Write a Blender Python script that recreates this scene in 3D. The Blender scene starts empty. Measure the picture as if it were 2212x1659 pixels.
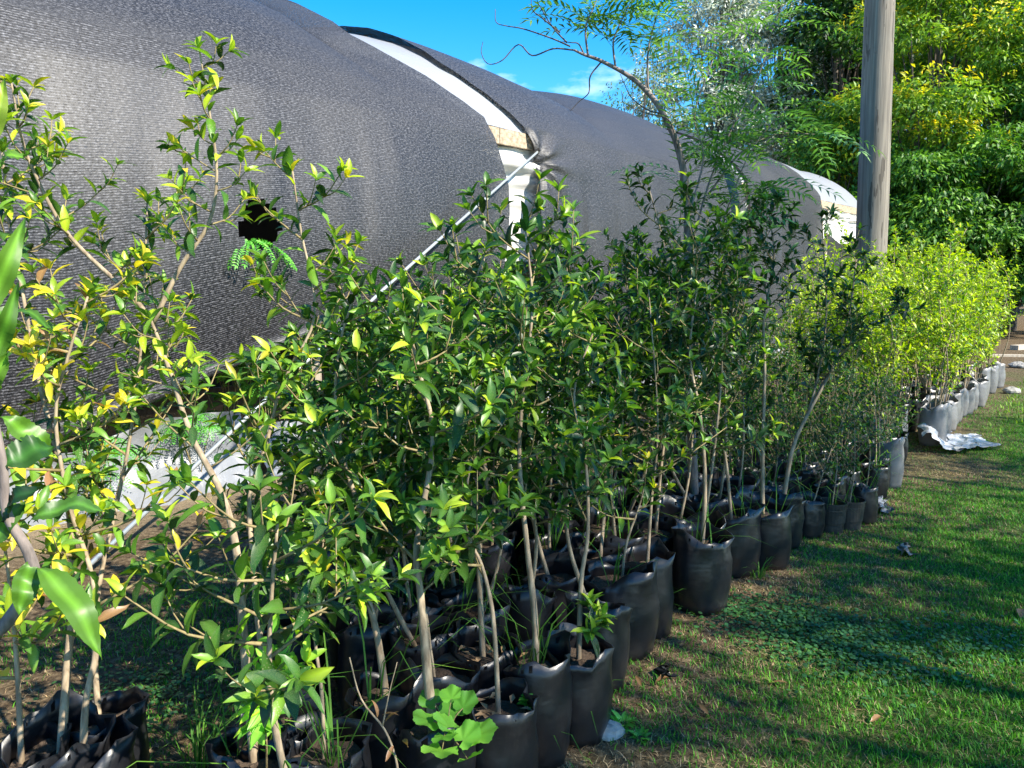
import bpy, math, random
import numpy as np
from mathutils import Vector, Matrix

random.seed(7)
rng = np.random.default_rng(7)
SC = bpy.context.scene
COL = SC.collection
R = math.radians

# ------------------------------------------------------------------ camera
CAM_H, PITCH, FPX = 1.55, R(7.2), 1661.0          # FPX for a picture 2212 wide
cam_d = bpy.data.cameras.new('camera')
cam_d.sensor_width = 36.0
cam_d.lens = 36.0 * FPX / 2212.0
cam_d.clip_start = 0.05
cam_d.clip_end = 2000
cam = bpy.data.objects.new('camera', cam_d)
cam.location = (0, 0, CAM_H)
cam.rotation_euler = (math.pi / 2 - PITCH, 0, 0)
COL.objects.link(cam)
SC.camera = cam

# ------------------------------------------------------------------ light
SUN_EL, SUN_BEAR = R(41), R(121)                   # bearing clockwise from +Y
sd = Vector((math.sin(SUN_BEAR) * math.cos(SUN_EL), math.cos(SUN_BEAR) * math.cos(SUN_EL), math.sin(SUN_EL)))
sun_d = bpy.data.lights.new('sun', 'SUN')
sun_d.energy = 5.0
sun_d.angle = R(0.55)
sun_d.color = (1.0, 0.93, 0.80)
sun = bpy.data.objects.new('sun', sun_d)
sun.rotation_euler = sd.to_track_quat('Z', 'Y').to_euler()
sun.location = (0, 0, 30)
COL.objects.link(sun)

world = bpy.data.worlds.new('World')
SC.world = world
world.use_nodes = True
wn, wl = world.node_tree.nodes, world.node_tree.links
wn.clear()
wo = wn.new('ShaderNodeOutputWorld')
bg = wn.new('ShaderNodeBackground')
bg.inputs['Strength'].default_value = 0.15
sky = wn.new('ShaderNodeTexSky')
sky.sky_type = 'NISHITA'
sky.sun_disc = False
sky.sun_elevation = SUN_EL
sky.sun_rotation = SUN_BEAR
sky.air_density = 1.0
sky.dust_density = 0.15
sky.ozone_density = 2.6
hs = wn.new('ShaderNodeHueSaturation')
hs.inputs['Saturation'].default_value = 1.5
hs.inputs['Value'].default_value = .92
wl.new(sky.outputs[0], hs.inputs['Color'])
wtc = wn.new('ShaderNodeTexCoord')
wmap = wn.new('ShaderNodeMapping')
wmap.inputs['Scale'].default_value = (1.0, 1.0, 2.6)
wl.new(wtc.outputs['Generated'], wmap.inputs['Vector'])
wnoise = wn.new('ShaderNodeTexNoise')
wnoise.inputs['Scale'].default_value = 2.6
wnoise.inputs['Detail'].default_value = 7
wnoise.inputs['Roughness'].default_value = 0.55
wl.new(wmap.outputs[0], wnoise.inputs['Vector'])
wr = wn.new('ShaderNodeValToRGB')
wr.color_ramp.elements[0].position = 0.60
wr.color_ramp.elements[1].position = 0.74
wl.new(wnoise.outputs[0], wr.inputs[0])
wmix = wn.new('ShaderNodeMix')
wmix.data_type = 'RGBA'
wl.new(wr.outputs[0], wmix.inputs[0])
wl.new(hs.outputs[0], wmix.inputs[6])
wmix.inputs[7].default_value = (6.0, 6.2, 6.6, 1)
wl.new(wmix.outputs[2], bg.inputs['Color'])
wl.new(bg.outputs[0], wo.inputs[0])

SC.view_settings.view_transform = 'Standard'
SC.view_settings.look = 'None'
SC.view_settings.exposure = 1.25
SC.view_settings.gamma = 1.0
SC.cycles.max_bounces = 5
SC.cycles.diffuse_bounces = 3
SC.cycles.glossy_bounces = 2
SC.cycles.transmission_bounces = 4
SC.cycles.transparent_max_bounces = 6

# ------------------------------------------------------------------ helpers
def ray(x, y):
    u = (x - 1106.0) / FPX
    v = (y - 829.5) / FPX
    return np.array([u, math.cos(PITCH) - v * math.sin(PITCH), -math.sin(PITCH) - v * math.cos(PITCH)])
CAMP = np.array([0, 0, CAM_H])
def at(x, y, Y):                                   # photo point -> place at distance Y
    r = ray(x, y)
    return CAMP + r * (Y / r[1])
def gnd(x, y, z=0.0):                              # photo point -> place at height z
    r = ray(x, y)
    return CAMP + r * ((z - CAM_H) / r[2])

D2 = np.array([.604, .797, 0.0])                   # direction of the row and of the greenhouse
N2 = np.array([.797, -.604, 0.0])                  # from greenhouse towards the lawn
ROW0 = np.array([0.0, 2.0, 0.0])
def row(s, depth):                                 # place in the rows of bags
    return ROW0 + D2 * s - N2 * depth

def hash2(ix, iy, seed):
    h = (ix.astype(np.int64) * 374761393 + iy.astype(np.int64) * 668265263 + seed * 974711) & 0x7fffffff
    h = (h ^ (h >> 13)) * 1274126177 & 0x7fffffff
    return ((h ^ (h >> 16)) & 0xffff) / 65535.0
def vnoise(x, y, seed=0):
    x = np.asarray(x, float); y = np.asarray(y, float)
    ix, iy = np.floor(x), np.floor(y)
    fx, fy = x - ix, y - iy
    fx = fx * fx * (3 - 2 * fx); fy = fy * fy * (3 - 2 * fy)
    a = hash2(ix, iy, seed); b = hash2(ix + 1, iy, seed)
    c = hash2(ix, iy + 1, seed); d = hash2(ix + 1, iy + 1, seed)
    return (a * (1 - fx) + b * fx) * (1 - fy) + (c * (1 - fx) + d * fx) * fy
def fbm(x, y, seed=0, o=3):
    t, a, s = 0, .5, 0
    for k in range(o):
        t = t + a * vnoise(np.asarray(x) * 2 ** k, np.asarray(y) * 2 ** k, seed + k * 17)
        s += a; a *= .5
    return t / s

def mesh(name, V, F, mats, cols=None, uv=None, smooth=False, fm=None):
    """V (n,3); F a list of tuples or an (m,k) array"""
    me = bpy.data.meshes.new(name)
    V = np.asarray(V, np.float32)
    if isinstance(F, np.ndarray):
        m, k = F.shape
        me.vertices.add(len(V)); me.vertices.foreach_set('co', V.ravel())
        me.loops.add(m * k); me.loops.foreach_set('vertex_index', F.astype(np.int32).ravel())
        me.polygons.add(m)
        me.polygons.foreach_set('loop_start', np.arange(0, m * k, k, dtype=np.int32))
        me.polygons.foreach_set('loop_total', np.full(m, k, np.int32))
    else:
        me.from_pydata(V.tolist(), [], F)
    for mt in (mats if isinstance(mats, (list, tuple)) else [mats]):
        me.materials.append(mt)
    if fm is not None:
        me.polygons.foreach_set('material_index', np.asarray(fm, np.int32))
    if smooth:
        me.polygons.foreach_set('use_smooth', np.ones(len(me.polygons), bool))
    me.update(calc_edges=True)
    if cols is not None:
        ca = me.color_attributes.new('Col', 'FLOAT_COLOR', 'POINT')
        c4 = np.ones((len(V), 4), np.float32); c4[:, :3] = cols
        ca.data.foreach_set('color', c4.ravel())
    if uv is not None:
        ul = me.uv_layers.new(name='UVMap')
        li = np.empty(len(me.loops), np.int32); me.loops.foreach_get('vertex_index', li)
        ul.data.foreach_set('uv', np.asarray(uv, np.float32)[li].ravel())
    return me
def obj(name, me, parent=None, loc=None):
    o = bpy.data.objects.new(name, me)
    COL.objects.link(o)
    if parent is not None: o.parent = parent
    if loc is not None: o.location = loc
    return o
def tag(o, label=None, cat=None, group=None, kind=None):
    if label: o['label'] = label
    if cat: o['category'] = cat
    if group: o['group'] = group
    if kind: o['kind'] = kind
    return o
def empty(name, loc, label, cat, group=None):
    o = bpy.data.objects.new(name, None)
    o.empty_display_size = .1
    o.location = tuple(float(c) for c in loc)
    COL.objects.link(o)
    return tag(o, label, cat, group)

def smooth_line(pts, n=4):
    P = [np.asarray(p, float) for p in pts]
    if len(P) < 3: return np.array([P[0] + (P[-1] - P[0]) * t for t in np.linspace(0, 1, max(n, 2) + 1)])
    E = [2 * P[0] - P[1]] + P + [2 * P[-1] - P[-2]]
    out = []
    for i in range(1, len(E) - 2):
        for k in range(n):
            t = k / n
            out.append(.5 * ((2 * E[i]) + (-E[i - 1] + E[i + 1]) * t + (2 * E[i - 1] - 5 * E[i] + 4 * E[i + 1] - E[i + 2]) * t * t
                             + (-E[i - 1] + 3 * E[i] - 3 * E[i + 1] + E[i + 2]) * t ** 3))
    out.append(P[-1])
    return np.array(out)
def tube_arrays(line, r0, r1, sides=6, bump=0.0, cap=True, power=1.0):
    L = np.asarray(line, float); n = len(L)
    T = np.gradient(L, axis=0); T /= np.linalg.norm(T, axis=1)[:, None] + 1e-9
    up = np.array([0, 0, 1.0]) if abs(T[0][2]) < .9 else np.array([1.0, 0, 0])
    a = np.cross(T[0], up); a /= np.linalg.norm(a)
    V = []
    for i in range(n):
        a = a - T[i] * a.dot(T[i]); a /= np.linalg.norm(a) + 1e-9
        b = np.cross(T[i], a)
        r = r0 + (r1 - r0) * (i / (n - 1)) ** power
        if bump: r *= 1 + bump * (random.random() - .5)
        for k in range(sides):
            q = 2 * math.pi * k / sides
            V.append(L[i] + r * (a * math.cos(q) + b * math.sin(q)))
    F = []
    for i in range(n - 1):
        for k in range(sides):
            k2 = (k + 1) % sides
            F.append((i * sides + k, i * sides + k2, (i + 1) * sides + k2, (i + 1) * sides + k))
    V.append(L[0]); V.append(L[-1])
    c0, c1 = len(V) - 2, len(V) - 1
    if cap:
        for k in range(sides):
            k2 = (k + 1) % sides
            F.append((c0, k2, k)); F.append((c1, (n - 1) * sides + k, (n - 1) * sides + k2))
    return np.array(V), F
class MB:
    def __init__(s): s.V = []; s.F = []; s.n = 0
    def add(s, V, F):
        s.V.append(np.asarray(V)); s.F += [tuple(i + s.n for i in f) for f in F]; s.n += len(V); return s
    def tube(s, line, r0, r1, sides=6, **k): return s.add(*tube_arrays(line, r0, r1, sides, **k))
    def box(s, c, ax, ay, az):                     # centre and three half vectors
        c, ax, ay, az = [np.asarray(q, float) for q in (c, ax, ay, az)]
        V = [c + i * ax + j * ay + k * az for i in (-1, 1) for j in (-1, 1) for k in (-1, 1)]
        return s.add(V, [(0, 1, 3, 2), (4, 6, 7, 5), (0, 4, 5, 1), (2, 3, 7, 6), (0, 2, 6, 4), (1, 5, 7, 3)])
    def mesh(s, name, mat, origin=(0, 0, 0), smooth=False):
        return mesh(name, np.concatenate(s.V) - np.asarray(origin), s.F, mat, smooth=smooth)

# ------------------------------------------------------------------ materials
def mat(name):
    m = bpy.data.materials.new(name); m.use_nodes = True
    n, l = m.node_tree.nodes, m.node_tree.links
    p = n['Principled BSDF']
    return m, n, l, p
def noise(n, l, scale, detail=4, vec=None, rough=.55, coord='Object', stretch=None):
    t = n.new('ShaderNodeTexNoise'); t.inputs['Scale'].default_value = scale
    t.inputs['Detail'].default_value = detail; t.inputs['Roughness'].default_value = rough
    if vec is None:
        tc = n.new('ShaderNodeTexCoord'); vec = tc.outputs[coord]
    if stretch:
        mp = n.new('ShaderNodeMapping'); mp.inputs['Scale'].default_value = stretch
        l.new(vec, mp.inputs['Vector']); vec = mp.outputs[0]
    l.new(vec, t.inputs['Vector'])
    return t.outputs[0]
def ramp(n, l, fac, stops):
    r = n.new('ShaderNodeValToRGB'); e = r.color_ramp.elements
    while len(e) < len(stops): e.new(.5)
    for q, (pos, c) in zip(e, stops):
        q.position = pos; q.color = (*c, 1) if len(c) == 3 else c
    l.new(fac, r.inputs[0]); return r.outputs[0]
def math_n(n, l, op, a, b=None, c=None, clamp=False):
    m = n.new('ShaderNodeMath'); m.operation = op; m.use_clamp = clamp
    for i, q in enumerate((a, b, c)):
        if q is None: continue
        if isinstance(q, (int, float)): m.inputs[i].default_value = q
        else: l.new(q, m.inputs[i])
    return m.outputs[0]
def mixc(n, l, fac, a, b, mode='MIX'):
    m = n.new('ShaderNodeMix'); m.data_type = 'RGBA'; m.blend_type = mode
    for s, q in ((0, fac), (6, a), (7, b)):
        if isinstance(q, (int, float)): m.inputs[s].default_value = q
        elif isinstance(q, tuple): m.inputs[s].default_value = (*q, 1)
        else: l.new(q, m.inputs[s])
    return m.outputs[2]
def bump(n, l, p, h, strength=.5, dist=.01):
    b = n.new('ShaderNodeBump'); b.inputs['Strength'].default_value = strength; b.inputs['Distance'].default_value = dist
    l.new(h, b.inputs['Height']); l.new(b.outputs[0], p.inputs['Normal'])

def leaf_material(name, rough=.38, trans=.4, tcol=(1.5, 1.55, .55), spots=False, spec=.5):
    m, n, l, p = mat(name)
    at_ = n.new('ShaderNodeAttribute'); at_.attribute_name = 'Col'
    oi = n.new('ShaderNodeObjectInfo'); ge = n.new('ShaderNodeNewGeometry')
    rnd = math_n(n, l, 'FRACT', math_n(n, l, 'ADD', oi.outputs['Random'], ge.outputs['Random Per Island']))
    v = math_n(n, l, 'MULTIPLY_ADD', rnd, .9, .55)
    hsv = n.new('ShaderNodeHueSaturation')
    l.new(math_n(n, l, 'MULTIPLY_ADD', rnd, -.03, .515), hsv.inputs['Hue'])
    l.new(v, hsv.inputs['Value']); l.new(at_.outputs['Color'], hsv.inputs['Color'])
    c = hsv.outputs[0]
    if spots:
        tc = n.new('ShaderNodeTexCoord')
        vo = n.new('ShaderNodeTexVoronoi'); vo.inputs['Scale'].default_value = 190
        l.new(tc.outputs['Object'], vo.inputs['Vector'])
        pat = noise(n, l, 25, 2, tc.outputs['Object'])
        sp = math_n(n, l, 'MULTIPLY', math_n(n, l, 'LESS_THAN', vo.outputs['Distance'], .28), math_n(n, l, 'GREATER_THAN', pat, .5))
        c = mixc(n, l, math_n(n, l, 'MULTIPLY', sp, .6), c, (.42, .42, .24))
        bl = noise(n, l, 45, 3, tc.outputs['Object'])
        c = mixc(n, l, math_n(n, l, 'MULTIPLY', math_n(n, l, 'GREATER_THAN', bl, .66), .35), c, (.30, .28, .04))
    l.new(c, p.inputs['Base Color'])
    p.inputs['Roughness'].default_value = rough
    p.inputs['Specular IOR Level'].default_value = spec
    tr = n.new('ShaderNodeBsdfTranslucent')
    l.new(mixc(n, l, 1.0, c, tcol, 'MULTIPLY'), tr.inputs['Color'])
    mx = n.new('ShaderNodeMixShader'); mx.inputs[0].default_value = trans
    l.new(p.outputs[0], mx.inputs[1]); l.new(tr.outputs[0], mx.inputs[2])
    l.new(mx.outputs[0], n['Material Output'].inputs[0])
    return m
M = {}
M['leaf'] = leaf_material('sapling_leaf', .4, .34, spots=True)
M['leaf_far'] = leaf_material('small_leaf', .42, .38)
M['tree_leaf'] = leaf_material('tree_leaf', .5, .34, spec=.4)
M['big_leaf'] = leaf_material('glossy_leaf', .42, .36)
M['silver_leaf'] = leaf_material('silver_leaf', .45, .2, (1.0, 1.0, .8))
M['blade'] = leaf_material('grass_blade', .55, .3, spec=.25)

def bark(name, c0, c1, scale=60, stretch=(1, 1, .25)):
    m, n, l, p = mat(name)
    f = noise(n, l, scale, 5, stretch=stretch)
    l.new(ramp(n, l, f, [(.3, c0), (.7, c1)]), p.inputs['Base Color'])
    p.inputs['Roughness'].default_value = .85
    bump(n, l, p, f, .5, .004)
    return m
M['stem'] = bark('sapling_bark', (.16, .115, .07), (.42, .33, .22))
M['twig'] = bark('green_twig', (.16, .12, .05), (.30, .24, .11))
M['dark_bark'] = bark('dark_bark', (.045, .035, .028), (.15, .12, .10), 14)
M['schinus_bark'] = bark('grey_brown_bark', (.10, .08, .07), (.30, .24, .21), 70)

m, n, l, p = mat('weathered_pole_wood')
f1 = noise(n, l, 26, 6, stretch=(1, 1, .035)); f2 = noise(n, l, 2.2, 3); f3 = noise(n, l, 10, 3, stretch=(1, 1, .12))
c = ramp(n, l, f1, [(.30, (.07, .055, .042)), (.5, (.18, .148, .115)), (.72, (.30, .255, .20))])
c = mixc(n, l, math_n(n, l, 'MULTIPLY', f2, .5), c, (.22, .21, .18))
crk = math_n(n, l, 'GREATER_THAN', f3, .63)
c = mixc(n, l, math_n(n, l, 'MULTIPLY', crk, .75), c, (.05, .04, .03))
l.new(c, p.inputs['Base Color']); p.inputs['Roughness'].default_value = .85
bump(n, l, p, f1, .8, .008)
M['pole'] = m
M['board'] = bark('weathered_board', (.22, .16, .10), (.52, .42, .30), 30, (1, .1, 1))
M['post'] = bark('pale_post', (.38, .31, .22), (.62, .54, .42), 24, (1, 1, .1))

m, n, l, p = mat('soil')
f = noise(n, l, 55, 6); g = noise(n, l, 7, 3)
l.new(mixc(n, l, g, ramp(n, l, f, [(.3, (.02, .014, .01)), (.65, (.085, .058, .04))]), (.11, .075, .05)), p.inputs['Base Color'])
p.inputs['Roughness'].default_value = 1.0; bump(n, l, p, f, 1.0, .02)
M['soil'] = m

def bag_material(name, base, dust, rough, dustamt=.55):
    m, n, l, p = mat(name)
    tc = n.new('ShaderNodeTexCoord'); sx = n.new('ShaderNodeSeparateXYZ'); l.new(tc.outputs['Object'], sx.inputs[0])
    oi = n.new('ShaderNodeObjectInfo')
    off = n.new('ShaderNodeVectorMath'); off.operation = 'ADD'
    cb = n.new('ShaderNodeCombineXYZ'); l.new(math_n(n, l, 'MULTIPLY', oi.outputs['Random'], 37.0), cb.inputs[0])
    l.new(tc.outputs['Object'], off.inputs[0]); l.new(cb.outputs[0], off.inputs[1])
    w = noise(n, l, 6, 3, off.outputs[0], .5, stretch=(1, 1, 2.2))
    sp = noise(n, l, 240, 2, off.outputs[0]); d = noise(n, l, 14, 5, off.outputs[0])
    low = math_n(n, l, 'SUBTRACT', 1.0, math_n(n, l, 'MULTIPLY', sx.outputs[2], 3.3), clamp=True)
    dm = math_n(n, l, 'MULTIPLY', math_n(n, l, 'ADD', math_n(n, l, 'MULTIPLY', low, .6), math_n(n, l, 'SUBTRACT', d, .35), clamp=True), dustamt)
    c = mixc(n, l, dm, base, dust)
    c = mixc(n, l, math_n(n, l, 'MULTIPLY', math_n(n, l, 'GREATER_THAN', sp, .68), .5), c, dust)
    l.new(c, p.inputs['Base Color'])
    l.new(math_n(n, l, 'MULTIPLY_ADD', d, .3, rough - .12), p.inputs['Roughness'])
    p.inputs['Specular IOR Level'].default_value = .6
    bump(n, l, p, w, .25, .02)
    return m
M['bag'] = bag_material('black_bag_plastic', (.006, .0068, .0095), (.050, .046, .043), .33, .3)
M['bag_grey'] = bag_material('faded_grey_bag_plastic', (.13, .13, .135), (.26, .25, .23), .4, .4)  # grey base paints sun glare on the far bags; also a grey scrap
M['pot'] = bag_material('black_pot_plastic', (.010, .010, .011), (.08, .07, .055), .45, .5)

def cloth_material():
    m, n, l, p = mat('knitted_shade_cloth')
    uv = n.new('ShaderNodeUVMap'); uv.uv_map = 'UVMap'
    sx = n.new('ShaderNodeSeparateXYZ'); l.new(uv.outputs[0], sx.inputs[0])
    wob = noise(n, l, 9, 2, uv.outputs[0])
    q = math_n(n, l, 'MULTIPLY_ADD', wob, .012, sx.outputs[1])
    rib = math_n(n, l, 'MULTIPLY_ADD', math_n(n, l, 'SINE', math_n(n, l, 'MULTIPLY', q, 2 * math.pi / .021)), .5, .5)
    st = noise(n, l, 1.0, 2, uv.outputs[0], .7, stretch=(34, 52, 1))
    st2 = noise(n, l, 1.0, 3, uv.outputs[0], .6, stretch=(95, 150, 1))
    big = noise(n, l, 1.1, 5, uv.outputs[0], .6, stretch=(1, .6, 1))
    fac = math_n(n, l, 'ADD', math_n(n, l, 'MULTIPLY', rib, .15), math_n(n, l, 'ADD', math_n(n, l, 'MULTIPLY', st, .6), math_n(n, l, 'MULTIPLY', st2, .4)))
    c = ramp(n, l, fac, [(.45, (.004, .004, .005)), (.60, (.018, .018, .021)), (.77, (.18, .178, .19))])
    c = mixc(n, l, ramp(n, l, big, [(.40, (0, 0, 0)), (.70, (.35, .35, .35))]), c, (.06, .057, .057))
    l.new(c, p.inputs['Base Color'])
    p.inputs['Roughness'].default_value = .5
    p.inputs['Specular IOR Level'].default_value = .45
    bump(n, l, p, fac, .35, .006)
    tr = n.new('ShaderNodeBsdfTransparent')
    mx = n.new('ShaderNodeMixShader')
    hole = math_n(n, l, 'MULTIPLY', math_n(n, l, 'LESS_THAN', fac, .47), .4)
    l.new(hole, mx.inputs[0]); l.new(p.outputs[0], mx.inputs[1]); l.new(tr.outputs[0], mx.inputs[2])
    l.new(mx.outputs[0], n['Material Output'].inputs[0])
    return m
M['cloth'] = cloth_material()

def film(name, c, trans=.3, rough=.35, bscale=4.0, bst=.25, dirt=(.45, .44, .40), da=.25):
    m, n, l, p = mat(name)
    f = noise(n, l, bscale, 5); g = noise(n, l, 1.3, 5)
    cc = mixc(n, l, math_n(n, l, 'MULTIPLY', ramp(n, l, g, [(.42, (0, 0, 0)), (.7, (1, 1, 1))]), da), c, dirt)
    l.new(cc, p.inputs['Base Color']); p.inputs['Roughness'].default_value = rough
    bump(n, l, p, f, bst, .03)
    tr = n.new('ShaderNodeBsdfTranslucent'); l.new(cc, tr.inputs['Color'])
    mx = n.new('ShaderNodeMixShader'); mx.inputs[0].default_value = trans
    l.new(p.outputs[0], mx.inputs[1]); l.new(tr.outputs[0], mx.inputs[2])
    l.new(mx.outputs[0], n['Material Output'].inputs[0])
    return m
M['film'] = film('white_greenhouse_film', (.44, .46, .50), .3, .3)
M['curtain'] = film('white_curtain_film', (.80, .78, .74), .3, .45)
M['skirt'] = film('grey_white_sheet', (.22, .23, .25), .10, .4, 7, .6, (.08, .08, .075), .8)
M['scrap'] = film('dirty_white_sheet', (.55, .56, .58), .05, .5, 9, .5, (.27, .22, .17), .7)

m, n, l, p = mat('galvanised_rod')
p.inputs['Base Color'].default_value = (.42, .45, .46, 1); p.inputs['Metallic'].default_value = .35; p.inputs['Roughness'].default_value = .4
M['metal'] = m
m, n, l, p = mat('stone_grey')
f = noise(n, l, 12, 5); l.new(ramp(n, l, f, [(.3, (.18, .17, .15)), (.7, (.42, .40, .36))]), p.inputs['Base Color']); p.inputs['Roughness'].default_value = .9
bump(n, l, p, f, .6, .02)
M['stone'] = m
m, n, l, p = mat('dry_leaf_litter')
f = noise(n, l, 30, 4); l.new(ramp(n, l, f, [(.3, (.20, .11, .05)), (.7, (.42, .28, .15))]), p.inputs['Base Color']); p.inputs['Roughness'].default_value = .7
M['dry'] = m

# lawn: straw and soil along the bags, greener towards the open lawn
m, n, l, p = mat('patchy_lawn')
tc = n.new('ShaderNodeTexCoord'); sx = n.new('ShaderNodeSeparateXYZ'); l.new(tc.outputs['Object'], sx.inputs[0])
off = math_n(n, l, 'SUBTRACT', math_n(n, l, 'ADD', math_n(n, l, 'MULTIPLY', sx.outputs[0], .797), math_n(n, l, 'MULTIPLY', sx.outputs[1], -.604)), -1.21)
nb = noise(n, l, 1.1, 5, tc.outputs['Object']); nf = noise(n, l, 28, 6, tc.outputs['Object'], .7); nm = noise(n, l, 5, 5, tc.outputs['Object'])
g = math_n(n, l, 'ADD', math_n(n, l, 'MULTIPLY', off, .75), math_n(n, l, 'MULTIPLY_ADD', nb, 2.0, -1.0), clamp=True)
straw = ramp(n, l, nf, [(.28, (.025, .017, .011)), (.5, (.12, .085, .05)), (.75, (.30, .23, .14))])
green = ramp(n, l, nf, [(.28, (.010, .030, .005)), (.55, (.038, .11, .012)), (.8, (.09, .19, .022))])
c = mixc(n, l, g, straw, green)
c = mixc(n, l, math_n(n, l, 'MULTIPLY', ramp(n, l, nm, [(.58, (0, 0, 0)), (.74, (1, 1, 1))]), .4), c, (.06, .045, .03))
sandf = math_n(n, l, 'MULTIPLY', math_n(n, l, 'SUBTRACT', math_n(n, l, 'MULTIPLY', off, -1.0), 3.4), 1.6, clamp=True)
c = mixc(n, l, math_n(n, l, 'MULTIPLY', sandf, .6), c, (.36, .28, .18))
l.new(c, p.inputs['Base Color']); p.inputs['Roughness'].default_value = 1.0; p.inputs['Specular IOR Level'].default_value = .1
bump(n, l, p, nf, 1.0, .03)
M['lawn'] = m

# ------------------------------------------------------------------ ground
xs = np.concatenate([np.linspace(-400, -12, 12), np.linspace(-10, 40, 101), np.linspace(44, 400, 12)])
ys = np.concatenate([np.linspace(-300, -12, 10), np.linspace(-10, 45, 111), np.linspace(50, 600, 14)])
GX, GY = np.meshgrid(xs, ys)
def ground_z(x, y):
    x = np.asarray(x, float); y = np.asarray(y, float)
    near = np.clip(1 - (np.hypot(x, y - 8) / 45), 0, 1)
    return (fbm(x * .6, y * .6, 5) - .5) * .05 * near
GZ = ground_z(GX, GY)
nx, ny = len(xs), len(ys)
idx = np.arange(nx * ny).reshape(ny, nx)
F = np.stack([idx[:-1, :-1], idx[:-1, 1:], idx[1:, 1:], idx[1:, :-1]], -1).reshape(-1, 4)
lawn = obj('lawn', mesh('lawn', np.stack([GX, GY, GZ], -1).reshape(-1, 3), F, M['lawn'], smooth=True))
tag(lawn, 'patchy lawn of green grass, straw and bare soil', 'lawn', kind='structure')

# ------------------------------------------------------------------ greenhouse
W0 = np.array([.85, 10.4, 0.0])
def wall(s, out, z):
    s, out, z = np.broadcast_arrays(np.asarray(s, float), np.asarray(out, float), np.asarray(z, float))
    return W0 + s[..., None] * D2 + out[..., None] * N2 + z[..., None] * np.array([0, 0, 1.0])
S0, S1 = -13.0, 15.3
def eave_z(s): return 3.36 + .024 * (np.asarray(s, float) + 2)
RISE_P = np.array([(0, 0), (.08, .13), (.25, .34), (.5, .56), (.8, .76), (1.2, .96), (1.6, 1.11), (2.0, 1.20), (2.6, 1.25),
                   (3.2, 1.20), (3.6, 1.11), (4.0, .96), (4.4, .76), (4.7, .56), (4.95, .34), (5.2, 0)])
WID = 5.2
def rise(d): return np.interp(d, RISE_P[:, 0], RISE_P[:, 1])
gh = empty('greenhouse', wall(0., -2.6, 0.), 'long tunnel greenhouse with white film roof under black shade cloth', 'greenhouse')
GO = np.array(gh.location)
def grid_mesh(name, Pt, mt, uv=None, keep=None, origin=GO):
    a, b = Pt.shape[:2]
    ix = np.arange(a * b).reshape(a, b)
    F = np.stack([ix[:-1, :-1], ix[:-1, 1:], ix[1:, 1:], ix[1:, :-1]], -1).reshape(-1, 4)
    if keep is not None: F = F[keep[:-1, :-1].ravel()]
    return mesh(name, Pt.reshape(-1, 3) - origin, F, mt, smooth=True, uv=None if uv is None else uv.reshape(-1, 2))
# roof film
s = np.linspace(S0, S1, 120); d = np.concatenate([np.linspace(0, 1, 22) ** 1.5 * 2.6, np.linspace(2.75, WID, 18)])
SS, DD = np.meshgrid(s, d, indexing='ij')
HOOP = 4.3
def sagz(S): return .10 - .24 * (1 - np.abs(np.sin((S - .95) * math.pi / HOOP)) ** .6)
Z = eave_z(SS) + rise(DD) + sagz(SS) * np.clip(rise(DD), 0, 1) + (fbm(SS * 2.2, DD * .9, 3) - .5) * .02 - .01
obj('roof_film', grid_mesh('roof_film', wall(SS, -DD, Z), M['film']), gh)
# hoops
for k in range(11):
    sh = S0 + .05 + k * (S1 - S0 - .1) / 10
    dd = np.linspace(0.03, WID - .03, 26)
    obj('hoop', MB().tube(wall(np.full(26, sh), -dd, eave_z(sh) + rise(dd) - .22), .03, .03, 6).mesh('hoop', M['metal'], GO, True), gh)
# eave boards, in lengths
for a in np.arange(S0, S1 - .2, 2.83):
    b = min(a + 2.82, S1 - .02); mid = (a + b) / 2
    A, B = wall(a, 0.01, eave_z(a) - .11), wall(b, 0.01, eave_z(b) - .11)
    obj('eave_board', MB().box((A + B) / 2, (B - A) / 2, N2 * .025, np.array([0, 0, .085])).mesh('eave_board', M['board'], GO), gh)
# posts on the near wall
for sp in (-12.7, -9.9, -7.1, -4.3, -1.85, .02, 2.9, 5.75, 8.6, 11.9, 15.1):
    w = .075 if sp != 11.9 else .11
    c = wall(sp, -.10, 1.6)
    top = eave_z(sp) - .2
    Vb = MB().tube([wall(sp, -.10, -.05), wall(sp + .01, -.10, top * .5), wall(sp, -.10, top)], w, w * .9, 8, bump=.1)
    obj('post', Vb.mesh('post', M['post'], GO, True), gh)
for sp in np.linspace(S0, S1, 9):
    obj('post', MB().tube([wall(sp, -WID + .05, -.05), wall(sp, -WID + .05, eave_z(sp))], .07, .07, 8).mesh('post', M['post'], GO, True), gh)
# rolled side curtain of film below the eave board
s = np.linspace(-2.7, S1 + .25, 330); q = np.linspace(0, 1, 44)
SS, QQ = np.meshgrid(s, q, indexing='ij')
low = 1.95 + .1 * np.sin(SS * 1.1)
low = np.where(SS > 10.9, 2.75 + .12 * np.sin(SS * 1.9), low)
top = eave_z(SS) - .20
Z = top + (low - top) * QQ
rolls = .10 * np.exp(-((QQ - .16) / .055) ** 2) + .08 * np.exp(-((QQ - .30) / .05) ** 2) + .05 * np.sin(QQ * 24 + fbm(SS * 1.3, QQ * 2, 2) * 6) * (QQ < .55) * .7
out = -.02 + rolls + (fbm(SS * 3, QQ * 6, 8) - .5) * .08 + np.where(SS > 10.9, .25 * QQ, 0)
obj('side_curtain', grid_mesh('side_curtain', wall(SS, out, Z), M['curtain']), gh)
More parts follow.
